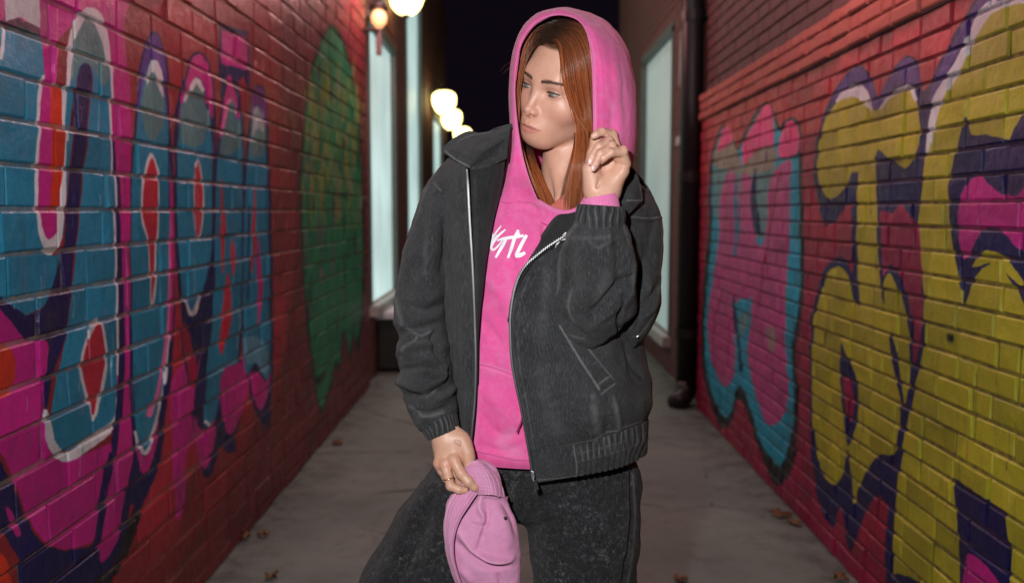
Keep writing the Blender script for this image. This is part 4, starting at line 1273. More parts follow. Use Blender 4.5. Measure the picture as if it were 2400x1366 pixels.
neckw = [guide(P, Y, .004) for P, Y in (
    ([(1350,310),(1344,350),(1330,400),(1316,445),(1306,490)], [1.60,1.60,1.60,1.60]),
    ([(1356,320),(1352,370),(1345,420),(1338,470),(1334,550)], [1.60,1.59,1.59,1.595]))]
HP = locks(right, 5000, .016, .0008, .0016, 1) + locks(left, 2000, .012, .0007, .0012, 2) \
   + locks(low, 500, .012, .0012, .0010, 3) + locks(wisp, 60, .003, .0004, .0006, 4) + locks(neckw, 260, .010, .0016, .0016, 5)
rad = np.full(len(HP), .00040); rad[:] = RNG.uniform(.00020, .00040, len(HP))
hairs(HP, rad, 'hair', M_hair, person, .45, TONES)
# a few stray hairs standing off the left temple
st = []
for (x, y, x2, y2) in ((1222,120,1190,165),(1216,160,1180,172),(1224,95,1206,118),(1218,140,1172,168)):
    a = W(x, y, 1.63); b_ = W(x2, y2, 1.62); t = np.linspace(0, 1, 8)[:, None]
    st.append(a + (b_ - a)*t + np.array([0, 0, .006])*np.sin(t*3.14))
for k in range(70):
    g_ = (right + left)[int(RNG.integers(0, 5))] if k % 3 else left[int(RNG.integers(1, 4))]
    i0 = int(RNG.integers(0, 12)); seg_ = resample(g_[i0:i0 + int(RNG.integers(6, 13))], 8)
    t = np.linspace(0, 1, 8)[:, None]; o_ = np.array([RNG.normal(0, .004), -abs(RNG.normal(.004, .003)), RNG.normal(0, .004)])
    st.append(seg_ + o_ * np.sin(t * 2.6) + RNG.normal(0, .0012, 3) * t)
for k in range(110):                      # short new hairs along the hairline
    x = RNG.uniform(1248, 1316); y = 97 + .012*(x - 1283)**2 * .6 + RNG.normal(0, 2.5)
    h_ = cast(HW_BVH, x, y)
    if h_ is None: continue
    dx = (x - 1283) * .55 + RNG.normal(0, 5); h2 = cast(HW_BVH, x + dx * .6, y + RNG.uniform(3, 12))
    if h2 is None: continue
    t = np.linspace(0, 1, 8)[:, None]; a = h_ + [0, -.001, 0]; b_ = h2 + [0, -.0015, 0]
    st.append(a + (b_ - a)*t + np.array([0, -.001, .001]) * np.sin(t*3.1))
hairs(st, .00022, 'stray_hair', M_hair, person, .3)

# ------------------------------------------------------------------ cloth tools
def vnoise(P, scale, seed=0):
    """smooth value noise of points (n,3); scale may differ by axis; result -1..1"""
    P = np.asarray(P, float) * np.asarray(scale, float) + seed * 13.7
    I = np.floor(P).astype(np.int64); f = P - I; f = f*f*f*(f*(f*6 - 15) + 10)
    def hsh(i, j, k):
        h_ = (i * 374761393 + j * 668265263 + k * 2147483647 + seed * 974634777) & 0x7fffffff
        h_ = ((h_ ^ (h_ >> 13)) * 1274126177) & 0x7fffffff
        return ((h_ ^ (h_ >> 16)) & 0xffff) / 32767.5 - 1
    r = 0
    for a in (0, 1):
        for b_ in (0, 1):
            for c_ in (0, 1):
                w = (f[..., 0] if a else 1 - f[..., 0]) * (f[..., 1] if b_ else 1 - f[..., 1]) * (f[..., 2] if c_ else 1 - f[..., 2])
                r = r + w * hsh(I[..., 0] + a, I[..., 1] + b_, I[..., 2] + c_)
    return r
def fbm(P, scale, seed=0, o=3):
    return sum(vnoise(P, np.asarray(scale, float) * 2.05**i, seed + i) * .5**i for i in range(o)) / 1.6

def seg_dist(px, py, line):
    """distance in photo pixels to a polyline, its sign (which side) and the place along it"""
    L_ = np.asarray(line, float); best = np.full(px.shape, 1e9); sg = np.zeros(px.shape); al = np.zeros(px.shape)
    tot = np.linalg.norm(np.diff(L_, axis=0), axis=1); cum = np.concatenate([[0], np.cumsum(tot)])
    for i in range(len(L_) - 1):
        a, b_ = L_[i], L_[i+1]; d = b_ - a; l2 = d @ d + 1e-9
        t = np.clip(((px - a[0])*d[0] + (py - a[1])*d[1]) / l2, 0, 1)
        qx = px - a[0] - t*d[0]; qy = py - a[1] - t*d[1]
        dd = np.hypot(qx, qy); m = dd < best
        best = np.where(m, dd, best); sg = np.where(m, np.sign(d[0]*(py - a[1]) - d[1]*(px - a[0])), sg)
        al = np.where(m, (cum[i] + t*tot[i]) / cum[-1], al)
    return best, sg, al

def stroke_field(V, strokes, facing):
    """folds: each ('ridge'|'valley'|'step', photo polyline, width px, height m)"""
    px, py = PX(V); D = np.zeros(len(V))
    for st in strokes:
        kind, P, w, h_ = st[:4]
        P = crom(np.array(P, float), 5) if len(P) > 2 else np.array(P, float)
        lo = P.min(0) - 4*w; hi = P.max(0) + 4*w
        m = np.nonzero((px > lo[0]) & (px < hi[0]) & (py > lo[1]) & (py < hi[1]) & facing)[0]
        if len(m) == 0: continue
        d, sg, al = seg_dist(px[m], py[m], P)
        env = np.sin(np.pi * np.clip(al, 0.02, .98)) ** .6 if (len(st) < 5 or not st[4]) else 1.0
        if kind == 'ridge': D[m] += h_ * env * np.exp(-(d/w)**2)
        elif kind == 'valley': D[m] -= h_ * env * np.exp(-(d/w)**2)
        elif kind == 'step':
            s_ = d * sg
            D[m] += h_ * env * np.where(s_ > 0, np.exp(-(s_/(w*3))**2), 0) * np.clip(s_/ (w*.3), 0, 1)
    return D

def wear_shade_field(V, lines, facing):
    px, py = PX(V); Wt = np.zeros(len(V))
    for (P, w, a) in lines:
        P = crom(np.array(P, float), 5) if len(P) > 2 else np.array(P, float)
        lo = P.min(0) - 3*w; hi = P.max(0) + 3*w
        m = np.nonzero((px > lo[0]) & (px < hi[0]) & (py > lo[1]) & (py < hi[1]) & facing)[0]
        if len(m) == 0: continue
        d, sg, al = seg_dist(px[m], py[m], P)
        if a >= 0: Wt[m] = np.maximum(Wt[m], a * np.exp(-(d/w)**2))
        else: Wt[m] = np.where(np.exp(-(d/w)**2) * -a > np.abs(Wt[m]), a * np.exp(-(d/w)**2), Wt[m])
    return Wt

def loft(levels, nu, nv, closed=True, world=False):
    A = np.array(levels, float)                       # L,K,3 photo points
    if not world: A = W(A[..., 0], A[..., 1], A[..., 2])
    L_, K, _ = A.shape
    rows = []
    for i in range(L_):
        c = crom(A[i], 24, closed)
        if closed: c = np.vstack([c, c[:1]])
        x_ = np.linspace(0, len(c) - 1, nu + 1 if closed else nu)[:nu]
        rows.append(np.stack([np.interp(x_, np.arange(len(c)), c[:, d_]) for d_ in range(3)], -1))
    rows = np.stack(rows)                              # L,nu,3
    q = crom(rows.reshape(L_, -1), 16).reshape(-1, nu, 3)
    seg = np.linalg.norm(np.diff(q, axis=0), axis=2).mean(1); cum = np.concatenate([[0], np.cumsum(seg)])
    s_ = np.linspace(0, cum[-1], nv); i = np.clip(np.searchsorted(cum, s_) - 1, 0, len(q) - 2)
    f = ((s_ - cum[i]) / (cum[i+1] - cum[i] + 1e-12))[:, None, None]
    return q[i] * (1 - f) + q[i+1] * f

def grid_faces(nv, nu, closed):
    i = np.arange(nv - 1)[:, None]; j = np.arange(nu if closed else nu - 1)[None]
    return np.stack([i*nu + j, i*nu + (j+1) % nu, (i+1)*nu + (j+1) % nu, (i+1)*nu + j], -1).reshape(-1, 4)

def grid_normals(G, closed):
    du = (np.roll(G, -1, 1) - np.roll(G, 1, 1)) if closed else np.gradient(G, axis=1)
    dv = np.gradient(G, axis=0)
    n = np.cross(dv, du); n /= np.linalg.norm(n, axis=2, keepdims=True) + 1e-12
    return n

def cloth(name, G, closed, mat, parent, strokes=(), wear_shade=(), folds=(), thick=.0022, caps=False, extra=None, ref=None):
    """G: grid of points; folds: (amplitude, scale xyz, seed) soft noise folds"""
    nv, nu, _ = G.shape
    n = grid_normals(G, closed)
    c = G.mean((0, 1)) if ref is None else np.array(ref)
    F = grid_faces(nv, nu, closed)
    V = G.reshape(-1, 3).copy(); Nn = n.reshape(-1, 3)
    flip = (np.einsum('ij,ij->i', Nn, V - c).mean() < 0)
    if flip: Nn = -Nn
    else: F = F[:, ::-1]
    toc = np.array([0, 0, CAM_H]) - V; toc /= np.linalg.norm(toc, axis=1)[:, None]
    facing = np.einsum('ij,ij->i', Nn, toc) > -.25
    D = np.zeros(len(V))
    for (amp, sc, seed) in folds: D += amp * fbm(V, sc, seed)
    if len(strokes): D += stroke_field(V, strokes, facing)
    if extra is not None: D += extra(V, Nn, facing)
    V2 = V + Nn * D[:, None]
    wr_ = wear_shade_field(V, wear_shade, facing) if len(wear_shade) else np.zeros(len(V))
    if caps:
        for k, sgn in ((0, 1), (nv - 1, -1)):
            ring = list(range(k*nu, (k+1)*nu)); cc = V2[ring].mean(0); V2 = np.vstack([V2, cc]); ci = len(V2) - 1; wr_ = np.append(wr_, 0)
            R_ = [(ring[j], ring[(j+1) % nu], ci, ci) for j in range(nu)]
            T_ = np.array(R_)
            F = np.vstack([F, T_ if (sgn > 0) ^ flip else T_[:, ::-1]])
    if caps:
        o = mk(name, V2, [tuple(dict.fromkeys(f)) for f in F.tolist()], mat, parent, True, {'wear_shade': ('FLOAT', wr_)})
    else:
        o = mk(name, V2, F, mat, parent, True, {'wear_shade': ('FLOAT', wr_)})
    if thick:
        m = o.modifiers.new('thickness', 'SOLIDIFY'); m.thickness = thick; m.offset = -1
    return o

def tube_levels(sp, K=14, world_up=None):
    """sp: (px, py, Y, half width in photo px, half depth in m)"""
    C = np.array([W(a[0], a[1], a[2]) for a in sp])
    T = np.gradient(C, axis=0); T /= np.linalg.norm(T, axis=1)[:, None]
    out = []
    for i, a in enumerate(sp):
        hw = a[3] / FPX * a[2]; hd = a[4]
        view = C[i] - np.array([0, 0, CAM_H]); view /= np.linalg.norm(view)
        s_ = np.cross(T[i], view); s_ /= np.linalg.norm(s_) + 1e-9
        d = np.cross(s_, T[i]); d /= np.linalg.norm(d)
        an = np.linspace(0, 2*np.pi, K, endpoint=False)
        out.append(C[i] + np.outer(np.cos(an), s_)*hw + np.outer(np.sin(an), d)*hd)
    return np.array(out)

def bvh_of(*objs):
    V = []; F = []; n = 0
    for o in objs:
        me = o.data; k = len(me.vertices); a = np.empty(k*3); me.vertices.foreach_get('co', a)
        a = a.reshape(-1, 3) + np.array(o.matrix_basis.translation) + (np.array(o.parent.location) if o.parent else 0)
        if o.parent and o.parent.parent: a = a + np.array(o.parent.parent.location)
        V += [tuple(p_) for p_ in a]; F += [tuple(v + n for v in p_.vertices) for p_ in me.polygons]; n += k
    return BVHTree.FromPolygons(V, F)

def denim(name, dark, light, wearcol, blot=26, rough=.8, grain=1.0, spread=(.34, .68)):
    m, nt, b = new_mat(name)
    p = geo_pos(nt); at = N(nt, 'ShaderNodeAttribute', attribute_name='wear_shade')
    n1 = noise_(nt, blot, 6, .68, p, .5); n2 = noise_(nt, 480, 3, .7, p); n3 = noise_(nt, 8, 3, .5, p)
    mp = N(nt, 'ShaderNodeMapping'); mp.inputs['Scale'].default_value = (1, 1, .12); nt.links.new(p, mp.inputs['Vector'])
    n4 = noise_(nt, 620, 4, .75, mp.outputs[0])
    f = math_(nt, 'ADD', math_(nt, 'MULTIPLY', n1.outputs[0], .6), math_(nt, 'MULTIPLY', n3.outputs[0], .4))
    c = mixc(nt, dark, light, ramp(nt, f, *spread))
    c = mixc(nt, c, wearcol, ramp(nt, n4.outputs[0], .50, .72, 0, .32 * grain))
    c = mixc(nt, c, tuple(x*.5 for x in dark), ramp(nt, n2.outputs[0], .5, .75, 0, .5))
    wp = math_(nt, 'MULTIPLY', at.outputs['Fac'], ramp(nt, n1.outputs[0], .3, .62, .35, 1.0))
    c = mixc(nt, c, wearcol, math_(nt, 'MAXIMUM', wp, 0.0))
    c = mixc(nt, c, tuple(x*.22 for x in dark), math_(nt, 'MAXIMUM', math_(nt, 'MULTIPLY', at.outputs['Fac'], -1.0), 0.0))  # negative values: shade painted into seams and creases
    nt.links.new(c, b.inputs['Base Color']); b.inputs['Roughness'].default_value = rough
    b.inputs['Specular IOR Level'].default_value = .25
    b.inputs['Sheen Weight'].default_value = .08
    bump(nt, b, math_(nt, 'ADD', n2.outputs[0], math_(nt, 'ADD', math_(nt, 'MULTIPLY', n1.outputs[0], 2.2), n4.outputs[0])), .7, .0022)
    return m

M_jk = denim('washed_black_denim', (.0130, .0136, .0152), (.039, .041, .045), (.21, .215, .225))
M_jkd = denim('dark_denim_facing', (.008, .0085, .0095), (.019, .0195, .0215), (.08, .08, .085))
M_jean = denim('acid_wash_jean', (.0050, .0050, .0062), (.0145, .0145, .017), (.10, .10, .11), blot=34, grain=1.2)

def acid(m):
    nt = m.node_tree; b = nt.nodes['Principled BSDF']; p = geo_pos(nt)
    src = b.inputs['Base Color'].links[0].from_socket
    a = noise_(nt, 105, 10, .86, p); c_ = noise_(nt, 10, 4, .6, p)
    k = math_(nt, 'MULTIPLY', ramp(nt, a.outputs[0], .515, .60), ramp(nt, c_.outputs[0], .32, .58))
    nt.links.new(mixc(nt, src, (.19, .19, .205), math_(nt, 'MULTIPLY', k, .45)), b.inputs['Base Color'])
acid(M_jean)

def jersey(name, a, b2, pale, rough=.85):
    m, nt, b = new_mat(name)
    p = geo_pos(nt); at = N(nt, 'ShaderNodeAttribute', attribute_name='wear_shade')
    n1 = noise_(nt, 9, 5, .6, p, .8); n2 = noise_(nt, 700, 3, .7, p); n3 = noise_(nt, 90, 4, .7, p); n5 = noise_(nt, 22, 6, .72, p, 1.2)
    c = mixc(nt, a, b2, ramp(nt, n1.outputs[0], .34, .68))
    c = mixc(nt, c, pale, ramp(nt, n5.outputs[0], .50, .74, 0, .26))
    c = mixc(nt, c, pale, ramp(nt, n3.outputs[0], .45, .75, 0, .30))
    c = mixc(nt, c, pale, math_(nt, 'MAXIMUM', at.outputs['Fac'], 0.0))
    c = mixc(nt, c, tuple(x*.4 for x in a), math_(nt, 'MAXIMUM', math_(nt, 'MULTIPLY', at.outputs['Fac'], -1.0), 0.0))  # below zero, seam and crease shade goes into the cloth colour
    nt.links.new(c, b.inputs['Base Color']); b.inputs['Roughness'].default_value = rough
    b.inputs['Specular IOR Level'].default_value = .2; b.inputs['Sheen Weight'].default_value = .15
    bump(nt, b, math_(nt, 'ADD', n2.outputs[0], math_(nt, 'MULTIPLY', n3.outputs[0], .9)), .6, .0014)
    return m
M_hood = jersey('pink_fleece', (.76, .085, .31), (.64, .10, .30), (.66, .26, .46))
M_rib = jersey('pink_rib', (.74, .16, .40), (.70, .20, .42), (.80, .42, .62))
M_hat = jersey('pale_pink_twill', (.60, .24, .42), (.56, .25, .42), (.68, .36, .52), .8)
M_zip = plain('zip_metal', (.32, .32, .33), .45, 1.0, bmp=0)
M_tape = plain('zip_tape', (.012, .012, .013), .8, nscale=500)
M_print = plain('white_print', (.80, .78, .84), .5, nscale=300, var=.04)

# ------------------------------------------------------------------ hoodie: hood
hoodie = None
rim = [(1262,476,1.573),(1250,447,1.588),(1238,415,1.603),(1226,372,1.604),(1216,320,1.602),(1209,265,1.604),(1206,205,1.608),(1210,150,1.61),(1221,105,1.61),(1240,70,1.605),(1270,45,1.597),(1310,35,1.585),(1350,44,1.565),(1373,70,1.548),(1384,112,1.537),(1389,165,1.528),(1391,225,1.521),(1392,290,1.517),(1391,345,1.520),(1386,400,1.545),(1378,450,1.570)]
v1 = [(1224,478,1.569),(1215,447,1.582),(1208,415,1.598),(1204,372,1.604),(1203,320,1.610),(1201,265,1.615),(1200,205,1.62),(1204,150,1.62),(1213,105,1.618),(1232,65,1.615),(1262,38,1.61),(1308,25,1.60),(1366,38,1.578),(1400,72,1.558),(1418,118,1.545),(1425,168,1.537),(1429,225,1.531),(1432,290,1.527),(1432,345,1.529),(1430,395,1.55),(1420,450,1.58)]
v2 = [(1168,470,1.584),(1180,432,1.602),(1188,400,1.62),(1195,360,1.63),(1199,315,1.64),(1197,262,1.65),(1196,205,1.655),(1199,150,1.66),(1208,105,1.66),(1226,65,1.66),(1256,36,1.66),(1308,21,1.65),(1378,30,1.635),(1428,64,1.61),(1456,112,1.59),(1470,168,1.575),(1475,225,1.567),(1478,290,1.560),(1479,340,1.560),(1474,388,1.570),(1458,440,1.60)]
v3 = [(1165,450,1.66),(1178,420,1.68),(1190,395,1.70),(1200,355,1.71),(1205,312,1.72),(1206,262,1.73),(1207,205,1.735),(1210,150,1.74),(1222,105,1.74),(1242,68,1.74),(1272,42,1.74),(1320,28,1.735),(1390,36,1.72),(1438,66,1.68),(1470,112,1.66),(1484,168,1.645),(1488,225,1.635),(1490,290,1.625),(1490,340,1.62),(1483,388,1.62),(1466,430,1.65)]
v4 = [(1230,420,1.76),(1245,400,1.78),(1260,380,1.80),(1270,345,1.81),(1275,305,1.82),(1280,262,1.825),(1285,205,1.83),(1290,150,1.83),(1300,112,1.83),(1315,85,1.82),(1335,65,1.815),(1365,55,1.81),(1400,62,1.80),(1430,86,1.78),(1450,122,1.76),(1462,172,1.75),(1466,225,1.74),(1466,290,1.73),(1464,340,1.73),(1455,380,1.73),(1440,410,1.74)]
v5 = [(1330,420,1.80),(1335,390,1.83),(1340,360,1.85),(1345,330,1.86),(1350,300,1.865),(1355,260,1.87),(1360,210,1.87),(1362,165,1.865),(1365,135,1.86),(1368,115,1.855),(1372,105,1.85),(1378,100,1.845),(1385,104,1.84),(1392,115,1.835),(1398,140,1.83),(1402,175,1.83),(1404,225,1.83),(1404,290,1.82),(1400,340,1.81),(1395,375,1.80),(1380,410,1.79)]
hood_folds = [('valley', [(1452,150),(1462,220),(1466,300),(1462,380)], 7, .0035), ('ridge', [(1440,120),(1450,220),(1452,320),(1448,390)], 9, .0035),
    ('valley', [(1436,250),(1434,320),(1428,380)], 6, .0025), ('valley', [(1205,330),(1215,380),(1228,440)], 7, .003), ('ridge', [(1190,400),(1205,440),(1215,468)], 9, .003),
    ('step', [(1362,40),(1395,80),(1408,130),(1414,200),(1416,290),(1416,350)], 2.2, .0012), ('valley', [(1392,385),(1415,350),(1440,330)], 9, .003),
    ('ridge', [(1393,160),(1396,230),(1397,300),(1396,350)], 4, .0015), ('valley', [(1478,110),(1484,160),(1486,200)], 3, .003)]
hood_wear_shade = [([(1372,66),(1387,112),(1392,165),(1394,225),(1395,290),(1394,345)], 3, .55), ([(1240,72),(1268,47),(1308,38),(1348,46),(1372,68)], 3, .45),
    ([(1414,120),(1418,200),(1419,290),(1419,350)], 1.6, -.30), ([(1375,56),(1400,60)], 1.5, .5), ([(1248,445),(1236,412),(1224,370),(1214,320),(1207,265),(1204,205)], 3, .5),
    ([(1455,160),(1462,240),(1460,330)], 14, .30), ([(1437,240),(1434,330)], 8, .22)]
G = loft([rim, v1, v2, v3, v4, v5], 300, 190, False)
hoodie = cloth('hoodie', loft([
    [(1225,470,1.595),(1275,482,1.578),(1325,500,1.572),(1375,478,1.58),(1420,440,1.63),(1400,400,1.72),(1300,390,1.78),(1200,410,1.73),(1180,450,1.65)],
    [(1165,468,1.592),(1240,482,1.566),(1325,520,1.562),(1400,505,1.58),(1475,460,1.66),(1460,420,1.76),(1310,410,1.83),(1140,430,1.77),(1115,460,1.67)],
    [(1145,530,1.588),(1235,545,1.553),(1320,560,1.553),(1410,555,1.58),(1490,540,1.68),(1470,520,1.79),(1300,510,1.86),(1110,520,1.80),(1085,530,1.68)],
    [(1125,610,1.587),(1205,622,1.550),(1300,630,1.550),(1390,620,1.578),(1480,620,1.68),(1460,610,1.80),(1290,600,1.86),(1100,610,1.80),(1075,615,1.68)],
    [(1105,760,1.590),(1170,765,1.562),(1270,765,1.560),(1370,760,1.580),(1460,760,1.68),(1440,760,1.79),(1280,760,1.84),(1100,760,1.79),(1065,760,1.68)],
    [(1095,880,1.590),(1165,885,1.563),(1270,885,1.562),(1370,880,1.580),(1460,880,1.68),(1440,880,1.79),(1280,880,1.84),(1095,880,1.79),(1060,880,1.68)],
    [(1085,1010,1.590),(1165,1015,1.567),(1270,1015,1.566),(1370,1010,1.585),(1460,1010,1.68),(1440,1010,1.79),(1280,1010,1.84),(1090,1010,1.79),(1055,1010,1.68)],
    [(1088,1060,1.594),(1165,1074,1.572),(1270,1080,1.570),(1370,1060,1.588),(1455,1060,1.68),(1435,1060,1.79),(1280,1060,1.83),(1095,1060,1.79),(1060,1060,1.68)],
    [(1092,1078,1.597),(1165,1094,1.578),(1270,1100,1.577),(1370,1080,1.592),(1450,1080,1.68),(1430,1080,1.79),(1280,1080,1.83),(1100,1080,1.79),(1065,1080,1.68)]],
    320, 380, True), True, M_hood, person,
    strokes=[('step', [(1112,850),(1160,862),(1215,882)], 2.5, -.0022, 1), ('step', [(1280,1084),(1200,1076),(1150,1064),(1110,1055)], 2.5, .0030, 1),
        ('valley', [(1170,455),(1215,468),(1262,474)], 3, .003, 1), ('ridge', [(1180,500),(1230,510),(1262,560),(1258,620)], 16, .005),
        ('valley', [(1150,560),(1190,600),(1215,680)], 14, .004), ('ridge', [(1130,640),(1175,690),(1200,760)], 15, .004), ('valley', [(1122,740),(1160,790),(1198,830)], 12, .004),
        ('valley', [(1115,800),(1140,760),(1180,720)], 10, .003), ('ridge', [(1120,900),(1160,940),(1215,1000)], 18, .005), ('valley', [(1118,960),(1150,1000),(1190,1050)], 12, .004),
        ('valley', [(1235,1000),(1200,1020),(1150,1010)], 12, .003), ('valley', [(1228,1040),(1180,1058),(1130,1040)], 10, .003), ('ridge', [(1265,500),(1240,480),(1200,475)], 8, .003),
        ('valley', [(1290,500),(1275,530),(1272,560)], 7, .003), ('ridge', [(1128,880),(1123,940),(1120,1020)], 6, .003)],
    wear_shade=[([(1112,847),(1160,859),(1213,879)], 1.6, .55), ([(1113,857),(1160,869),(1214,889)], 1.4, .35), ([(1112,1058),(1150,1068),(1200,1079),(1240,1082)], 1.6, .25), ([(1172,452),(1215,462),(1262,468)], 2.2, .6),
          ([(1213,1060),(1175,1040),(1200,1010)], 16, .45), ([(1122,880),(1119,960),(1115,1040)], 4, .35), ([(1235,470),(1260,480),(1300,500)], 4, .3), ([(1190,640),(1200,760)], 8, .2)],
    folds=[(.0022, (9, 9, 5), 1), (.0009, (26, 26, 16), 2)], thick=0)
def under(o): return o
hood = cloth('hood', G, False, M_hood, hoodie, strokes=[(a[0],a[1],a[2]*1.3,a[3]*.55)+tuple(a[4:]) for a in hood_folds], wear_shade=hood_wear_shade, folds=[(.0042, (13, 13, 8), 3), (.0016, (34, 34, 20), 4), (.0005, (90, 90, 60), 5)], thick=.003, ref=W(1330, 230, 1.70))
# bound edge of the hood and the crossed neckline
def rope(name, P, r_px, mat, parent, wear_shade=0.0, n=160, k=10, flat=1.0, wob=0.0):
    P = np.array(P, float); C = crom(W(P[:, 0], P[:, 1], P[:, 2]), 14); C = resample(C, n)
    T = np.gradient(C, axis=0); T /= np.linalg.norm(T, axis=1)[:, None]
    ref = np.array([0, 1, 0]) ; A = np.cross(T, ref); A /= np.linalg.norm(A, axis=1)[:, None] + 1e-9; B = np.cross(T, A)
    rr = r_px / FPX * 1.6; an = np.linspace(0, 2*np.pi, k, endpoint=False)
    Gq = C[:, None] + rr * (A[:, None] * np.cos(an)[None, :, None] + flat * B[:, None] * np.sin(an)[None, :, None])
    if wob: Gq += (vnoise(C, 60, 3)[:, None, None] * wob) * A[:, None]
    F = grid_faces(n, k, True)
    return mk(name, Gq.reshape(-1, 3), F, mat, parent, True, {'wear_shade': ('FLOAT', np.full(n*k, wear_shade))})
rope('hood_hem', [(p_[0], p_[1], p_[2] - .001) for p_ in rim], 1.7, M_hood, hood, .35, 240)
neck = [(1256,464,1.583),(1275,474,1.574),(1302,488,1.566),(1330,492,1.563),(1352,484,1.563),(1366,466,1.566),(1374,442,1.572),(1378,420,1.58)]
neck2 = [(1250,480,1.574),(1272,492,1.564),(1302,508,1.556),(1334,512,1.553),(1362,502,1.553),(1380,478,1.556),(1390,450,1.562),(1394,425,1.572)]
neck3 = [(1235,500,1.560),(1262,516,1.553),(1300,532,1.5475),(1340,535,1.546),(1378,520,1.548),(1400,490,1.555),(1412,455,1.565),(1412,430,1.575)]
cloth('neckline', loft([neck, neck2, neck3], 120, 26, False), False, M_hood, hoodie, wear_shade=[([(1256,468),(1302,494),(1330,498),(1354,488),(1370,466)], 6, .45)], folds=[(.0008, (30, 30, 30), 8)], thick=.004, ref=W(1320, 420, 1.7))
# coral top under the hoodie
cloth('undershirt', loft([[(1285,486,1.606),(1300,474,1.604),(1320,456,1.602),(1340,432,1.604),(1352,415,1.612)], [(1280,520,1.600),(1300,520,1.595),(1320,520,1.592),(1345,515,1.592),(1362,500,1.60)]], 40, 16, False),
      False, plain('coral_top', (.46, .10, .08), .7, nscale=200), person, thick=.001)

# ------------------------------------------------------------------ jeans
def build_jeans():
    v = Vol((-.36, 1.47, -.02), (.36, 1.92, 1.06), .0036)
    hip = W(1270, 1105, 1.70); 
    v.ell(hip + [0, .01, .012], (.160, .108, .105), 0)
    v.ell(W(1262, 1060, 1.70), (.150, .10, .12), .03)
    def leg(pts, k=.03):
        P = [W(a, b_, y) for a, b_, y, r in pts]; r_ = [a[3] for a in pts]
        v.chain(P, r_, k)
    leg([(1120,1130,1.70,.086), (1046,1270,1.68,.099), (988,1400,1.66,.108), (945,1560,1.65,.100), (900,1800,1.68,.088), (880,2060,1.70,.098), (872,2160,1.70,.104)], .028)
    leg([(1388,1130,1.70,.090), (1370,1260,1.695,.098), (1374,1400,1.69,.093), (1385,1600,1.69,.084), (1392,1850,1.70,.084), (1398,2060,1.71,.094), (1400,2160,1.71,.100)], .028)
    V, F = v.mesh(3)
    e = np.zeros_like(V); n = np.zeros_like(V)
    a = V[F[:, 0]]; fn = np.cross(V[F[:, 2]] - a, V[F[:, 3]] - V[F[:, 1]])
    for c in range(3):
        for q in range(4): n[:, c] += np.bincount(F[:, q], fn[:, c], len(V))
    n /= np.linalg.norm(n, axis=1)[:, None] + 1e-12
    toc = np.array([0, 0, CAM_H]) - V; facing = np.einsum('ij,ij->i', n, toc) > -.1
    st = [('ridge', [(1000,1120),(960,1220),(910,1330)], 18, .004), ('valley', [(1010,1180),(980,1260),(930,1366)], 14, .004), ('ridge', [(1050,1180),(1010,1300),(980,1400)], 16, .004),
          ('valley', [(1200,1140),(1180,1200),(1150,1240)], 10, .006), ('ridge', [(1190,1150),(1225,1190),(1235,1230)], 10, .004), ('valley', [(1240,1200),(1290,1170),(1350,1160)], 12, .005),
          ('ridge', [(1240,1225),(1300,1200),(1370,1195)], 12, .004), ('valley', [(1260,1260),(1330,1250),(1420,1290)], 14, .004), ('ridge', [(1280,1330),(1350,1310),(1450,1330)], 16, .004),
          ('valley', [(1475,1110),(1482,1200),(1476,1300),(1462,1380)], 5, .004, 1), ('ridge', [(1465,1100),(1470,1200),(1464,1300)], 8, .002, 1), ('valley', [(930,1300),(990,1330),(1050,1310)], 12, .004),
          ('ridge', [(960,1260),(1010,1290),(1050,1280)], 12, .003), ('valley', [(1215,1105),(1222,1160),(1228,1200)], 4, .003, 1)]
    D = .007 * fbm(V, (10, 10, 6), 11) + 1.8 * stroke_field(V, st, facing) + .0028 * fbm(V, (30, 30, 24), 12)
    V = V + n * D[:, None]
    wr_ = wear_shade_field(V, [([(1482,1110),(1489,1200),(1482,1300),(1468,1380)], 2.2, .9), ([(1470,1100),(1474,1200),(1468,1300)], 1.5, .4), ([(1203,1128),(1190,1150),(1178,1172)], 1.6, .8), ([(1212,1130),(1199,1152),(1187,1174)], 1.6, .8),
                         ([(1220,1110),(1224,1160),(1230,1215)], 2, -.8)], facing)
    return mk('jeans', V, F, M_jean, person, True, {'wear_shade': ('FLOAT', wr_)})
jeans = build_jeans()
M_shoe = plain('black_leather', (.015, .014, .014), .4, nscale=200)
for cx, cy, rz in ((880, 1.70, R(-12)), (1400, 1.71, R(12))):
    c = W(cx, 2160, cy); v = Vol((c[0] - .09, c[1] - .24, -.0), (c[0] + .09, c[1] + .12, .14), .004)
    d = np.array([math.sin(rz), -math.cos(rz), 0])
    v.cap((c[0], c[1] + .02, .085), (c[0], c[1] + .02, .12), .045, .042, 0).cap(np.array([c[0], c[1] + .04, .045]), np.array([c[0], c[1], .045]) + d*.13, .040, .040, .03).cap(np.array([c[0], c[1], .030]) + d*.08, np.array([c[0], c[1], .026]) + d*.17, .038, .030, .02)
    sl, x, y, z = v.win((c[0]-.09, c[1]-.24, 0), (c[0]+.09, c[1]+.12, .14), .01); v.D[sl] = np.maximum(v.D[sl], .004 - z)
    V, F = v.mesh(1); mk('shoe', V, F, M_shoe, person)

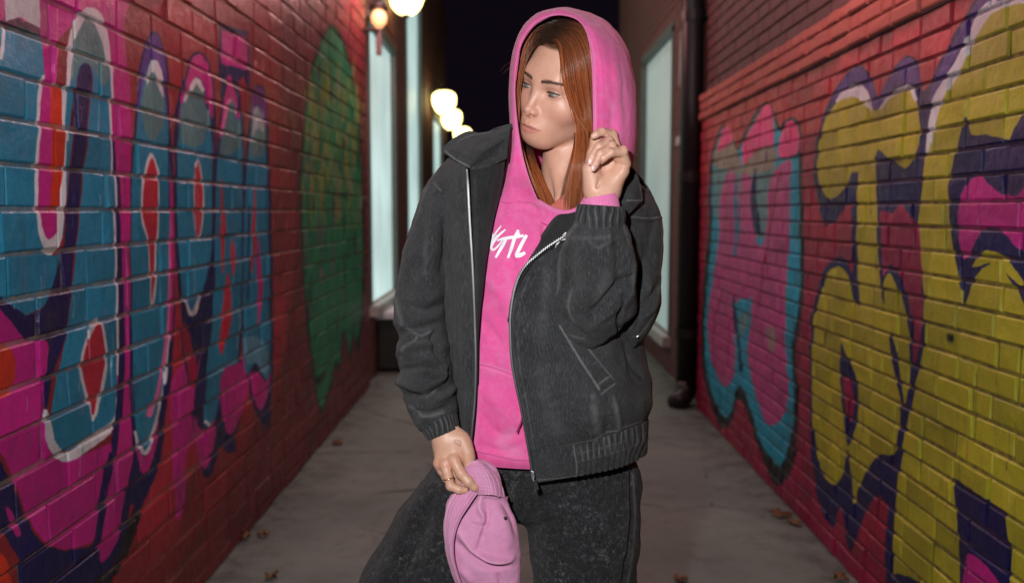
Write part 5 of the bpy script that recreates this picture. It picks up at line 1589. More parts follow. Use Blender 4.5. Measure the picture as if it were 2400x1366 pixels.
# ------------------------------------------------------------------ jacket
jz = [  # zipL, L1, sideL, backL, back, backR, sideR, R1, R2, zipR
 [(1104,352,1.60),(1078,356,1.625),(1052,372,1.69),(1130,340,1.79),(1300,330,1.84),(1440,360,1.79),(1520,440,1.70),(1490,440,1.635),(1440,450,1.59),(1392,455,1.575)],
 [(1096,400,1.570),(1066,412,1.590),(1026,420,1.68),(1100,420,1.82),(1290,420,1.86),(1450,430,1.82),(1549,505,1.71),(1510,500,1.620),(1450,510,1.575),(1376,505,1.553)],
 [(1101,520,1.558),(1072,520,1.577),(1022,520,1.68),(1090,520,1.84),(1290,520,1.87),(1460,530,1.84),(1543,580,1.71),(1500,585,1.600),(1420,580,1.560),(1338,548,1.540)],
 [(1107,640,1.555),(1073,640,1.572),(1018,640,1.67),(1080,640,1.84),(1290,640,1.87),(1470,640,1.84),(1528,650,1.69),(1470,650,1.575),(1340,645,1.538),(1216,648,1.541)],
 [(1112,760,1.555),(1082,760,1.568),(1026,760,1.66),(1080,760,1.84),(1290,760,1.86),(1470,760,1.83),(1510,790,1.68),(1450,790,1.565),(1330,770,1.530),(1196,760,1.543)],
 [(1114,860,1.557),(1086,860,1.568),(1034,860,1.66),(1080,860,1.83),(1290,860,1.85),(1470,870,1.82),(1524,885,1.675),(1460,885,1.560),(1340,870,1.530),(1206,860,1.545)],
 [(1109,960,1.562),(1082,960,1.572),(1050,960,1.66),(1080,960,1.82),(1290,960,1.84),(1475,950,1.81),(1532,940,1.675),(1470,955,1.560),(1350,970,1.532),(1226,960,1.550)],
 [(1103,1036,1.566),(1085,1036,1.578),(1058,1030,1.66),(1080,1030,1.81),(1290,1030,1.83),(1475,990,1.80),(1519,985,1.675),(1465,1010,1.570),(1360,1040,1.546),(1240,1058,1.556)]]
jacket_strokes = [
  # left front
  ('ridge', [(1094,400),(1100,520),(1107,640),(1112,760),(1114,860),(1109,960)], 7, .0022, 1), ('valley', [(1082,420),(1088,560),(1095,700),(1100,840)], 5, .0016),
  ('ridge', [(1060,480),(1066,600),(1070,700)], 12, .004), ('valley', [(1045,560),(1052,660),(1056,760)], 9, .005), ('ridge', [(1072,700),(1080,800),(1078,900)], 10, .003),
  # right front
  ('ridge', [(1216,680),(1205,760),(1212,860),(1232,960),(1246,1050)], 9, .003, 1), ('valley', [(1252,640),(1228,690),(1218,760),(1223,860),(1243,960),(1255,1050)], 2.6, .0014, 1),
  ('ridge', [(1290,620),(1280,740),(1290,860)], 22, .004), ('valley', [(1320,740),(1345,860),(1390,960)], 10, .003), ('ridge', [(1440,930),(1450,990),(1445,1040)], 9, .004),
  ('valley', [(1420,930),(1425,990),(1415,1050)], 8, .004), ('ridge', [(1395,960),(1390,1010),(1380,1060)], 9, .004), ('valley', [(1470,850),(1500,900),(1525,930)], 8, .004), ('ridge', [(1480,830),(1512,880),(1530,905)], 9, .004),
  ('valley', [(1465,800),(1482,850),(1505,890)], 7, .006), ('ridge', [(1500,930),(1505,960),(1500,985)], 7, .003), ('valley', [(1350,700),(1420,740),(1470,800)], 16, .004),
  # pocket welt
  ('step', [(1312,765),(1360,845),(1409,918)], 2.6, -.0030, 1), ('step', [(1352,790),(1395,838),(1440,892)], 2.4, .0022, 1), ('valley', [(1409,920),(1440,893)], 3, .003, 1), ('valley', [(1402,903),(1432,878)], 2, .0016, 1),
  ('valley', [(1505,450),(1508,500)], 3, .002, 1), ('step', [(1480,508),(1520,512),(1550,508)], 2.5, .002, 1)]
jacket_wear_shade = [([(1101,400),(1107,520),(1114,640),(1118,760)], 2.0, .3), ([(1240,650),(1222,700),(1214,760),(1219,860),(1239,960),(1252,1050)], 1.2, .30), ([(1209,700),(1199,760),(1207,860),(1227,960),(1241,1050)], 2.2, .35),
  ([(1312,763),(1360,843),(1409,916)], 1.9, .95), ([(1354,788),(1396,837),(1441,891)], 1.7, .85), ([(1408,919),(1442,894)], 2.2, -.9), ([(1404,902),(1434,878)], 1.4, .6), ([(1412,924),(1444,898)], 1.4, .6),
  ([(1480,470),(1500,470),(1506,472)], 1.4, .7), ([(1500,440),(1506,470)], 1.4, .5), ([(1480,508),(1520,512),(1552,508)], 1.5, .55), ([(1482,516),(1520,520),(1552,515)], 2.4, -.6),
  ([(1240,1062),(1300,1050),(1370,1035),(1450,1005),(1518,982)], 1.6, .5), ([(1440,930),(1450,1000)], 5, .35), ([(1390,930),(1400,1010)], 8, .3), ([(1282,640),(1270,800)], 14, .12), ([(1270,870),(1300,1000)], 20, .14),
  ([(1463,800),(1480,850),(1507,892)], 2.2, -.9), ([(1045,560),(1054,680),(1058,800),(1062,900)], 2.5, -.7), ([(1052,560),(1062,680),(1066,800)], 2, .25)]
jacket = cloth('jacket', loft(jz, 430, 290, False), False, M_jk, person, strokes=jacket_strokes, wear_shade=jacket_wear_shade, folds=[(.0045, (9, 9, 4), 21), (.0026, (24, 24, 14), 22), (.0009, (60, 60, 44), 23)], thick=.004)

# ribbed hem band
def hem():
    top = [(a[0], a[1] - 2, a[2] - .003) for a in jz[-1]]
    low = [(1103,1110,1.575),(1085,1108,1.585),(1060,1098,1.66),(1080,1100,1.80),(1290,1100,1.82),(1475,1070,1.79),(1516,1062,1.672),(1462,1092,1.575),(1370,1113,1.555),(1256,1131,1.562)]
    mid = [((a[0]+b_[0])/2, (a[1]+b_[1])/2, (a[2]+b_[2])/2 - .004) for a, b_ in zip(top, low)]
    G = loft([top, mid, low], 800, 30, False)
    px, py = PX(G.reshape(-1, 3))
    def ribs(V, n, facing):
        x, y = PX(V); u = x + (y - 1060) * .12
        ph = u / 13.0 + .6*vnoise(V, 25, 4)
        a = sm(u, 1335, 1365)
        return a * (.0036 * (np.abs(np.sin(ph * np.pi)) ** .6 - .6)) + (1 - a) * .0008 * fbm(V, (40, 40, 40), 4)
    x, y = px, py
    o = cloth('hem_band', G, False, M_jk, jacket, extra=ribs, thick=.004,
       wear_shade=[([(1242,1056),(1300,1046),(1370,1030),(1450,1002),(1518,982)], 2.4, -.5), ([(1258,1124),(1330,1118),(1372,1108)], 1.4, .4), ([(1344,1045),(1350,1080),(1352,1110)], 1.5, .6)] +
            [([(1360 + 13*k + (k*7 % 5), 1045 - k*5.2), (1366 + 13*k, 1078 - k*3.6)], 2.2, .30 + .25*((k*37 % 10)/10)) for k in range(12)] +
            [([(1355, 1062), (1440, 1040), (1516, 1010)], 1.2, .25), ([(1355, 1082), (1440, 1060), (1516, 1032)], 1.2, .25)])
    return o
hem()

# lapels (the facings folded open) and collar leaves
lapL = cloth('lapel', loft([
   [(1101,388,1.556),(1130,360,1.553),(1160,340,1.560),(1192,322,1.580)],
   [(1104,440,1.547),(1130,440,1.545),(1155,440,1.552),(1176,440,1.576)],
   [(1107,520,1.545),(1125,520,1.541),(1142,520,1.547),(1156,520,1.562)],
   [(1111,600,1.546),(1122,600,1.541),(1132,600,1.544),(1142,600,1.556)],
   [(1114,700,1.547),(1119,700,1.543),(1124,700,1.545),(1130,700,1.553)],
   [(1116,800,1.549),(1118,800,1.547),(1119,800,1.548),(1121,800,1.552)],
   [(1116,900,1.552),(1117,900,1.551),(1118,900,1.551),(1119,900,1.554)]], 50, 240, False), False, M_jkd, jacket,
   folds=[(.0012, (20, 20, 10), 31)], wear_shade=[([(1112,420),(1116,560),(1119,700)], 5, .22), ([(1186,340),(1172,440),(1150,540)], 2.0, .3)], thick=.003, ref=W(1200, 600, 1.7))
colL = cloth('collar', loft([
   [(1196,296,1.60),(1150,308,1.605),(1100,316,1.612),(1068,330,1.62),(1040,350,1.63)],
   [(1194,312,1.585),(1150,325,1.585),(1105,335,1.59),(1070,346,1.60),(1038,356,1.612)],
   [(1192,335,1.572),(1158,350,1.562),(1120,358,1.562),(1080,366,1.580),(1048,364,1.600)],
   [(1188,372,1.566),(1160,385,1.552),(1128,395,1.548),(1102,395,1.556),(1066,376,1.588)]], 160, 90, False), False, M_jk, jacket,
   folds=[(.0014, (16, 16, 16), 33)], wear_shade=[([(1042,353),(1068,374),(1100,391)], 2.2, .7), ([(1052,350),(1080,362),(1110,378)], 1.5, -.4), ([(1070,333),(1100,319),(1150,311)], 2, .3), ([(1108,392),(1102,400)], 2, .6)],
   strokes=[('ridge', [(1046,360),(1068,374),(1100,392)], 4, .0015)], thick=.0045, ref=W(1200, 420, 1.75))
# pale label edge showing behind the collar
rope('collar_lining', [(1124,318,1.62),(1140,324,1.612),(1156,318,1.612),(1172,312,1.612)], 2.0, M_print, colL, n=30)
rope('collar_fold', [(1200,296,1.606),(1165,306,1.612),(1130,320,1.618),(1098,314,1.628),(1066,330,1.632),(1040,352,1.632)], 6.5, M_jk, colL, .1, flat=.8)
lapR = cloth('lapel', loft([
   [(1368,490,1.545),(1380,500,1.540),(1385,520,1.538),(1380,545,1.540)],
   [(1335,500,1.545),(1350,515,1.538),(1356,535,1.535),(1345,552,1.536)],
   [(1304,506,1.547),(1312,530,1.538),(1312,555,1.533),(1300,578,1.535)],
   [(1276,540,1.547),(1280,562,1.538),(1276,582,1.533),(1264,602,1.535)],
   [(1252,580,1.548),(1252,600,1.539),(1246,616,1.535),(1236,628,1.536)],
   [(1228,628,1.549),(1228,640,1.542),(1222,652,1.538),(1214,660,1.539)],
   [(1206,690,1.550),(1206,696,1.545),(1202,702,1.541),(1200,706,1.542)],
   [(1194,750,1.551),(1194,752,1.549),(1193,754,1.547),(1192,756,1.547)]], 60, 200, False), False, M_jkd, jacket,
   folds=[(.0012, (18, 18, 18), 35)], wear_shade=[([(1306,508),(1280,542),(1254,582),(1230,628)], 2.0, .35), ([(1345,545),(1290,570),(1240,614)], 3, .25)], thick=.003, ref=W(1300, 620, 1.7))
colR = cloth('collar', loft([
   [(1476,388,1.60),(1440,430,1.572),(1400,470,1.556),(1366,488,1.545)],
   [(1488,400,1.59),(1458,445,1.560),(1415,485,1.545),(1378,508,1.538)],
   [(1500,425,1.585),(1480,462,1.560),(1440,500,1.548),(1400,525,1.545)],
   [(1508,470,1.60),(1496,480,1.580),(1470,505,1.565),(1430,530,1.562)]], 120, 70, False), False, M_jk, jacket, folds=[(.001, (20, 20, 20), 37)],
   wear_shade=[([(1500,432),(1507,468)], 1.6, .6), ([(1505,470),(1470,470)], 1.6, .8)], thick=.0045, ref=W(1330, 470, 1.75))

# zip: tape, teeth, slider and puller
ZL = [(1094,398,1.549),(1097,440,1.543),(1101,520,1.541),(1106,600,1.540),(1110,680,1.541),(1113,760,1.543),(1115,850,1.545),(1113,930,1.548),(1108,990,1.549),(1103,1036,1.551)]
ZR = [(1344,541,1.529),(1318,556,1.526),(1284,578,1.526),(1256,600,1.527),(1232,622,1.528),(1214,652,1.530),(1203,690,1.531),(1196,740,1.532),(1196,790,1.533),(1200,850,1.534),(1210,905,1.536),(1222,960,1.540),(1233,1020,1.544),(1241,1065,1.547),(1247,1104,1.549)]
def zipper(P, name):
    tape = rope(name, P, 3.0, M_tape, jacket, n=220, flat=.35)
    C = resample(crom(W(*np.array(P, float).T), 20), 700)
    L_ = np.linalg.norm(np.diff(C, axis=0), axis=1).sum(); n = int(L_ / .0021); C = resample(C, n)
    T = np.gradient(C, axis=0); T /= np.linalg.norm(T, axis=1)[:, None]
    q = MB()
    for i in range(n):
        t = T[i]; f = -(C[i] - np.array([0, 0, CAM_H])); f /= np.linalg.norm(f); s_ = np.cross(t, f); s_ /= np.linalg.norm(s_)
        c = C[i] + f * .0016 + s_ * (.0006 if i % 2 else -.0006)
        B_ = [c + a*s_*.00115 + b_*t*.00052 + d*f*.0008 for a in (-1, 1) for b_ in (-1, 1) for d in (-1, 1)]
        q.add(B_, [(0,1,3,2),(4,6,7,5),(0,4,5,1),(2,3,7,6),(0,2,6,4),(1,5,7,3)])
    props(q.build('zip_teeth', M_zip, tape), kind='stuff')
    return tape
zipper(ZL, 'zipper'); zr = zipper(ZR, 'zipper')
q = MB(); c = Vector(W(1246, 1110, 1.545))
pr = [W(1243,1100,1.546), W(1252,1104,1.545), W(1254,1120,1.545), W(1246,1124,1.546)]
q.add([Vector(p_) + Vector((0, d, 0)) for d in (-.003, .003) for p_ in pr], [(0,1,2,3),(7,6,5,4),(0,4,5,1),(1,5,6,2),(2,6,7,3),(3,7,4,0)])
bevel(q.build('zip_slider', M_zip, zr), .001)
q = MB(); pr = [W(1249,1124,1.543), W(1257,1123,1.543), W(1264,1146,1.542), W(1252,1150,1.542)]
q.add([Vector(p_) + Vector((0, d, 0)) for d in (-.0012, .0012) for p_ in pr], [(0,1,2,3),(7,6,5,4),(0,4,5,1),(1,5,6,2),(2,6,7,3),(3,7,4,0)])
bevel(q.build('zip_puller', M_tape, zr), .0008)
q = MB(); q.tube([W(1250,1118,1.541), W(1251,1127,1.540)], .0012, 6); q.tube([W(1252,1147,1.5405), W(1255,1149,1.5405)], .0016, 6); q.build('puller_link', M_zip, zr)

# ---- sleeves
spL = [(1094,392,1.70,46,.062),(1062,440,1.685,52,.064),(1034,500,1.67,56,.064),(1008,580,1.655,58,.064),(990,660,1.64,60,.062),(988,740,1.625,62,.060),(992,810,1.61,62,.060),(996,870,1.598,64,.060),(1004,920,1.585,62,.056),(1018,962,1.572,57,.050),(1027,986,1.563,52,.044),(1031,996,1.560,44,.036)]
foldsL = [('valley', [(930,790),(970,765),(1040,755)], 9, .009), ('ridge', [(932,830),(985,808),(1045,812)], 10, .009), ('valley', [(935,868),(990,858),(1050,872)], 8, .008), ('ridge', [(925,890),(965,905),(1010,935)], 10, .008),
  ('valley', [(945,925),(990,925),(1050,905)], 8, .008), ('ridge', [(1010,945),(1050,925),(1068,900)], 8, .006), ('valley', [(965,965),(1010,965),(1060,945)], 6, .005), ('ridge', [(960,690),(1000,700),(1040,690)], 14, .006),
  ('valley', [(945,715),(990,725),(1045,712)], 9, .006), ('valley', [(1000,480),(985,540),(990,620)], 14, .005), ('ridge', [(1020,470),(1015,560),(1000,640)], 14, .005), ('valley', [(1040,500),(1045,580),(1035,650)], 9, .005),
  ('ridge', [(940,750),(960,800),(955,850)], 9, .006), ('valley', [(1030,770),(1015,800),(1040,850)], 7, .006), ('ridge', [(1045,850),(1035,890),(1000,910)], 7, .006)]
wear_shade_L = [([(1038,376),(985,478),(950,580),(928,690)], 3, .35), ([(928,695),(932,730),(945,760)], 4, .45), ([(930,800),(928,860),(945,905)], 4, .4), ([(1018,430),(1034,448)], 1.5, .55), ([(950,770),(985,785),(1010,775)], 3, .35),
  ([(940,840),(960,820),(975,790)], 3, .4), ([(1000,930),(1035,905),(1050,880)], 3, .35), ([(960,950),(990,975),(1040,965)], 3, .4), ([(985,760),(1030,750)], 4, -.4), ([(990,845),(1045,850)], 4, -.4), ([(1000,520),(996,640)], 5, .15)]
sl1 = cloth('sleeve', loft(tube_levels(spL, 16), 220, 330, True, True), True, M_jk, jacket, strokes=[(a[0],a[1],a[2],a[3]*1.8)+tuple(a[4:]) for a in foldsL], wear_shade=wear_shade_L, folds=[(.0065, (11, 11, 15), 41), (.0032, (26, 26, 34), 42), (.0010, (70, 70, 80), 43)], thick=0)
def cuff(sp, name, nribs, seed, mat=None, h=.0026, parent=None, wear_shade_n=None):
    G = loft(tube_levels(sp, 16), 480, 40, True, True)
    nv, nu, _ = G.shape
    n = grid_normals(G, True); c = G.mean(1, keepdims=True)
    if (n * (G - c)).sum(2).mean() < 0: n = -n
    a = np.linspace(0, nribs, nu, endpoint=False)[None] + .5*vnoise(G.reshape(-1, 3), 40, seed).reshape(nv, nu)
    rb = np.abs(np.sin(a * np.pi)) ** .55
    G = G + n * (h * (rb - .55))[..., None]
    w = (1 - rb) * -.8 + np.clip(rb - .93, 0, 1) * 7 * (.4 + .6*np.abs(vnoise(G.reshape(-1, 3), 60, seed + 5).reshape(nv, nu)))  # rib grooves carry painted shade, crests are worn pale
    if wear_shade_n is not None: w = w * wear_shade_n
    V = G.reshape(-1, 3); F = grid_faces(nv, nu, True)[:, ::-1]
    o = mk(name, V, F, mat or M_jk, parent or jacket, True, {'wear_shade': ('FLOAT', np.clip(w, -.8, .7).ravel())})
    m = o.modifiers.new('thickness', 'SOLIDIFY'); m.thickness = .003; m.offset = -1
    return o
cuff([(1023,972,1.565,46,.038),(1029,988,1.561,46,.038),(1035,1004,1.558,43,.036),(1040,1017,1.556,39,.034)], 'cuff', 22, 3)
spU = [(1468,432,1.72,18,.040),(1488,470,1.71,38,.058),(1503,520,1.70,48,.062),(1508,580,1.685,45,.062),(1506,640,1.665,45,.062),(1498,710,1.64,52,.062),(1482,758,1.62,46,.060),(1470,792,1.595,28,.045)]
sl2 = cloth('upper_sleeve', loft(tube_levels(spU, 16), 200, 220, True, True), True, M_jk, jacket, caps=True,
   strokes=[('valley', [(1500,720),(1530,690),(1550,660)], 8, .006), ('ridge', [(1495,750),(1525,730),(1545,700)], 8, .006), ('valley', [(1490,560),(1520,600),(1545,640)], 9, .005), ('ridge', [(1500,620),(1520,660),(1530,720)], 9, .005), ('valley', [(1485,640),(1500,720),(1495,780)], 6, .005)],
   wear_shade=[([(1552,520),(1549,600),(1547,690),(1525,752),(1500,790)], 2.2, .6), ([(1515,450),(1528,470),(1530,508)], 1.6, .5), ([(1482,506),(1550,510)], 1.6, .5), ([(1490,640),(1500,700)], 3, .3)], folds=[(.005, (12, 12, 9), 51), (.0025, (28, 28, 24), 52)], thick=0)
spF = [(1410,772,1.575,40,.030),(1400,760,1.565,82,.050),(1394,735,1.555,96,.058),(1396,690,1.545,92,.060),(1400,640,1.535,87,.058),(1403,590,1.528,80,.052),(1406,550,1.522,70,.044),(1408,520,1.520,58,.036)]
foldsF = [('ridge', [(1325,560),(1315,640),(1312,700),(1300,745)], 9, .004), ('valley', [(1345,560),(1332,640),(1330,710)], 10, .004), ('ridge', [(1375,590),(1380,660),(1365,720)], 20, .005), ('valley', [(1375,740),(1420,700),(1475,640)], 7, .006),
  ('ridge', [(1380,770),(1430,730),(1480,690)], 10, .005), ('valley', [(1320,720),(1335,760),(1380,790)], 6, .004), ('ridge', [(1300,740),(1315,700),(1322,680)], 5, .004), ('valley', [(1440,540),(1455,600),(1450,680)], 12, .004),
  ('ridge', [(1465,560),(1478,620),(1475,700)], 9, .004), ('valley', [(1460,690),(1450,750),(1462,790)], 5, .006), ('valley', [(1390,530),(1395,570),(1390,600)], 8, .004), ('ridge', [(1360,530),(1350,580)], 7, .004), ('ridge', [(1425,530),(1432,575)], 7, .004)]
wear_shade_F = [([(1352,528),(1328,566),(1318,620),(1312,680),(1298,740)], 3, .45), ([(1345,760),(1330,720),(1335,680)], 4, .35), ([(1300,745),(1322,780),(1370,795)], 2.5, .35), ([(1380,560),(1400,580),(1440,560)], 4, .22), ([(1480,600),(1476,690)], 3, .3),
  ([(1375,745),(1420,705),(1475,640)], 2.0, -.6), ([(1460,690),(1452,750),(1464,795)], 2.5, -.7), ([(1462,525),(1478,580)], 3, .4), ([(1345,560),(1440,555)], 5, .2), ([(1420,640),(1400,700)], 12, .15)]
sl3 = cloth('sleeve', loft(tube_levels(spF, 16), 250, 280, True, True), True, M_jk, jacket, caps=True, strokes=[(a[0],a[1],a[2],a[3]*1.7)+tuple(a[4:]) for a in foldsF], wear_shade=wear_shade_F, folds=[(.0055, (12, 12, 12), 61), (.0028, (28, 28, 28), 62), (.0009, (70, 70, 80), 63)], thick=0)
cuff([(1407,527,1.520,55,.037),(1407,510,1.518,57,.037),(1407,495,1.517,56,.036),(1408,482,1.517,52,.034)], 'cuff', 20, 7, h=.0034)
cuff([(1409,500,1.517,45,.029),(1408,485,1.516,44,.028),(1407,470,1.515,42,.027),(1405,459,1.515,40,.026)], 'hoodie_cuff', 62, 9, M_rib, .0006, hoodie, .5)
cuff([(1036,1000,1.557,36,.028),(1042,1014,1.554,34,.026),(1045,1020,1.552,32,.025)], 'hoodie_cuff', 50, 11, M_rib, .0005, hoodie, .5)

# ------------------------------------------------------------------ hands
def finger(v, pts, k=.0035, knuck=True):
    P = [W(a[0], a[1], a[2]) for a in pts]; r_ = [a[3] for a in pts]
    for i in range(len(P) - 1):
        v.cap(P[i], P[i+1], r_[i], r_[i+1], k)
    return P

def tone_of(V, base=(.60, .35, .25)):
    return np.tile(np.array(base), (len(V), 1))

def put_at(C, V, px, py, col, r_px, a, ymax=9):
    x, y = PX(V); m = np.clip(a * np.exp(-((x - px)**2 + (y - py)**2) / r_px**2) * (V[:, 1] < ymax), 0, 1)[:, None]
    C[:] = C * (1 - m) + np.array(col) * m
def put_line(C, V, line, col, w, a, ymax=9):
    x, y = PX(V); d, _, _ = seg_dist(x, y, crom(np.array(line, float), 5) if len(line) > 2 else line)
    m = np.clip(a * np.exp(-(d/w)**2) * (V[:, 1] < ymax), 0, 1)[:, None]
    C[:] = C * (1 - m) + np.array(col) * m

def raised_hand():
    c = W(1418, 390, 1.52)
    v = Vol(c - [.055, .055, .085], c + [.060, .06, .075], .0009)
    # wrist and forearm stump inside the cuff
    v.cap(W(1408, 500, 1.523), W(1411, 450, 1.522), .0235, .0225, 0)
    v.cap(W(1400, 452, 1.520), W(1424, 452, 1.522), .0190, .0190, .010)
    # palm
    v.ell(W(1416, 408, 1.526), (.0345, .0125, .0400), .014, rot=RY(R(14)))
    v.cap(W(1392, 440, 1.514), W(1384, 398, 1.510), .0150, .0135, .012)         # ball of the thumb
    v.cap(W(1430, 442, 1.516), W(1456, 400, 1.514), .0135, .0115, .012)         # little finger side
    v.cap(W(1456, 400, 1.516), W(1462, 368, 1.520), .0110, .0095, .008)
    v.ell(W(1436, 384, 1.500), (.013, .008, .013), .010, 'sub')
    v.chain([W(1432, 398, 1.499), W(1410, 412, 1.499), W(1399, 440, 1.500)], [.0012, .0018, .001], .006, 'sub')
    v.chain([W(1418, 388, 1.499), W(1412, 402, 1.499)], [.001, .001], .004, 'sub')
    # thumb behind, pinching the cloth
    finger(v, [(1386,400,1.520,.0120), (1391,362,1.530,.0100), (1397,330,1.524,.0088), (1399,318,1.519,.0080)], .006)
    # fingers: knuckle, first joint, second joint, tip
    finger(v, [(1452,378,1.532,.0092), (1436,318,1.522,.0080), (1411,309,1.508,.0068), (1397,316,1.502,.0056), (1391,320,1.501,.0048)], .003)
    finger(v, [(1456,384,1.528,.0092), (1428,334,1.506,.0080), (1404,344,1.494,.0072), (1388,368,1.490,.0060), (1384,381,1.491,.0050)], .0022)
    finger(v, [(1460,386,1.520,.0090), (1434,345,1.496,.0078), (1408,360,1.485,.0070), (1396,384,1.482,.0058), (1391,395,1.483,.0050)], .0022)
    finger(v, [(1466,384,1.512,.0090), (1459,357,1.498,.0078), (1432,358,1.485,.0068), (1415,371,1.484,.0058), (1409,378,1.488,.0050)], .0022)
    for a, b_ in (((1434,314),1.5145), ((1427,330),1.499), ((1434,341),1.489), ((1461,352),1.4915)): v.ell(W(*a, b_ + .006), .0072, .004)
    # nails as shallow plates
    V, F = v.mesh(1)
    C = tone_of(V, (.63, .375, .275))
    put_at(C, V, 1433, 380, (.50, .22, .14), 13, .75, 1.513)  # shadow in the hollow of the palm, painted into the skin
    put_line(C, V, [(1432,398),(1412,410),(1399,440)], (.52,.28,.19), 3, .6, 1.53)
    put_line(C, V, [(1418,384),(1413,402),(1402,425)], (.52,.28,.19), 2, .5, 1.53)
    for l in ([(1390,368),(1402,352),(1420,344)], [(1402,380),(1414,364),(1430,358)], [(1404,326),(1420,322),(1432,330)]): put_line(C, V, l, (.40,.18,.13), 1.6, .5, 1.515)
    for (x, y) in ((1384,379),(1390,394),(1391,319),(1409,377)): put_at(C, V, x, y, (.70,.36,.33), 6, .6, 1.51)
    return V, F, C
def nail(px, py, Y, l, w, ang, parent):
    c = W(px, py, Y); n = 8; G = []
    ux = np.array([math.cos(ang), 0, -math.sin(ang)]); uy = np.array([-ux[2], 0, ux[0]])
    for i in np.linspace(-1, 1, n):
        for j in np.linspace(-1, 1, n):
            s_ = math.sqrt(max(0, 1 - .55*abs(i)**3))
            G.append(c + ux*i*l/2 + uy*j*w/2*s_ + np.array([0, 1, 0])*(.0016*j*j + .0006*i*i))
    return mk('nail', np.array(G), grid_faces(n, n, False), M_nail, parent, True)
M_nail = plain('nail', (.72, .42, .38), .18, bmp=0)
BODY.append(raised_hand())
nail(1384, 378, 1.4840, .0115, .0078, R(104), person); nail(1390.5, 393, 1.4760, .0115, .0078, R(108), person)

def low_hand():
    c = W(1064, 1085, 1.545)
    v = Vol(c - [.058, .06, .075], c + [.062, .06, .085], .0009)
    v.cap(W(1030, 985, 1.560), W(1048, 1030, 1.550), .0245, .0225, 0)
    v.ell(W(1060, 1050, 1.545), (.0310, .0145, .0400), .014, rot=RY(R(-16)))
    # metacarpals and knuckles
    K = [(1090,1068,1.532), (1066,1078,1.524), (1044,1086,1.526), (1030,1086,1.533)]
    v.cap(W(1082,1030,1.540), W(1096,1058,1.534), .0135, .0105, .010)
    for (x, y, Y), (x0, y0) in zip(K[1:], ((1062,1028), (1050,1030), (1038,1034))): v.cap(W(x0, y0, 1.540), W(x, y, Y + .004), .0095, .0092, .010)
    # thumb, going down behind the brim
    finger(v, [(1088,1040,1.540,.0120), (1098,1072,1.534,.0098), (1102,1092,1.533,.0092), (1106,1118,1.536,.0085)], .006)
    # forefinger lying along the brim
    finger(v, [(1062,1076,1.524,.0094), (1080,1108,1.514,.0088), (1098,1128,1.510,.0080), (1112,1141,1.512,.0066), (1117,1146,1.514,.0050)], .004)
    # ring finger curled under
    finger(v, [(1042,1086,1.527,.0092), (1051,1118,1.516,.0080), (1056,1138,1.514,.0078), (1076,1147,1.512,.0070), (1090,1148,1.514,.0060)], .0025)
    # the two behind
    finger(v, [(1050,1086,1.534,.0088), (1066,1112,1.536,.0080), (1076,1128,1.540,.0072), (1092,1136,1.544,.0060)], .0025)
    finger(v, [(1028,1084,1.534,.0085), (1036,1102,1.534,.0078), (1046,1120,1.540,.0070), (1058,1128,1.546,.0060)], .003)
    for (x, y, Y) in K[1:]: v.ell(W(x, y, Y - .001), .0088, .006)
    V, F = v.mesh(1)
    C = tone_of(V, (.585, .345, .245))
    for (x, y, Y) in K[1:]: put_at(C, V, x, y, (.62,.27,.20), 11, .55)
    put_at(C, V, 1052, 1120, (.60,.27,.2), 8, .3); put_at(C, V, 1082, 1106, (.62,.30,.22), 9, .35); put_at(C, V, 1116, 1146, (.56,.22,.17), 7, .5)
    put_line(C, V, [(1083,1060),(1086,1078)], (.40,.18,.12), 3, .6)
    put_line(C, V, [(1062,1100),(1074,1122),(1090,1140)], (.38,.17,.12), 2.2, .6)
    put_line(C, V, [(1048,1050),(1040,1080)], (.50,.27,.2), 3, .25); put_line(C, V, [(1062,1050),(1060,1075)], (.50,.27,.2), 3, .25)
    # the small heart tattooed on the back of the hand
    h_ = [(1073,1041),(1066,1037),(1066,1032),(1070,1030),(1073,1033),(1077,1031),(1080,1035),(1079,1042),(1078,1044),(1073,1041)]
    put_line(C, V, h_, (.22,.08,.07), 1.25, .85)
    return V, F, C
BODY.append(low_hand())
# forearms and trunk inside the clothes
def trunk():
    v = Vol((-.32, 1.42, .80), (.36, 1.92, 1.55), .004)
    v.cap(W(1330, 470, 1.69), W(1325, 520, 1.71), .050, .060, 0)
    v.ell(W(1310, 600, 1.71), (.135, .085, .11), .05).ell(W(1285, 850, 1.71), (.105, .075, .16), .05).ell(W(1270, 1090, 1.71), (.13, .09, .10), .05)
    v.chain([W(1400,500,1.71), W(1485,540,1.71), W(1480,720,1.655)], [.045, .034, .028], .03)
    v.chain([W(1468,735,1.64), W(1405,730,1.57), W(1405,600,1.535), W(1410,480,1.523)], [.028, .027, .026, .021], .02)
    v.chain([W(1230,490,1.71), W(1105,520,1.71), W(990,740,1.635), W(996,880,1.605), W(1034,1000,1.560)], [.045, .036, .028, .028, .021], .03)
    V, F = v.mesh(2)
    return V, F, tone_of(V)
BODY.append(trunk())
n0 = 0; bv = []; bf = []; bc = []
for V, F, C in BODY: bv.append(V); bf.append(F + n0); bc.append(C); n0 += len(V)
bv = np.concatenate(bv); bc = np.concatenate(bc)
body = mk('body', bv, np.concatenate(bf), M_skin, person, True, {'tone': ('FLOAT_COLOR', np.column_stack([bc, np.ones(len(bc))]))})
# ring
M_gold = plain('gold', (.85, .55, .25), .2, 1.0, bmp=0)
a, b_ = W(1051,1118,1.516), W(1056,1138,1.514); ax = (b_ - a) / np.linalg.norm(b_ - a); cc = a * .85 + b_ * .15
s1 = np.cross(ax, [0, 1, 0]); s1 /= np.linalg.norm(s1); s2 = np.cross(ax, s1)
q = MB(); q.tube([Vector(cc + .0086*(s1*math.cos(t) + s2*math.sin(t))) for t in np.linspace(0, 2*math.pi, 30)], .0011, 6, False)
ringo = q.build('ring', M_gold, person, True)

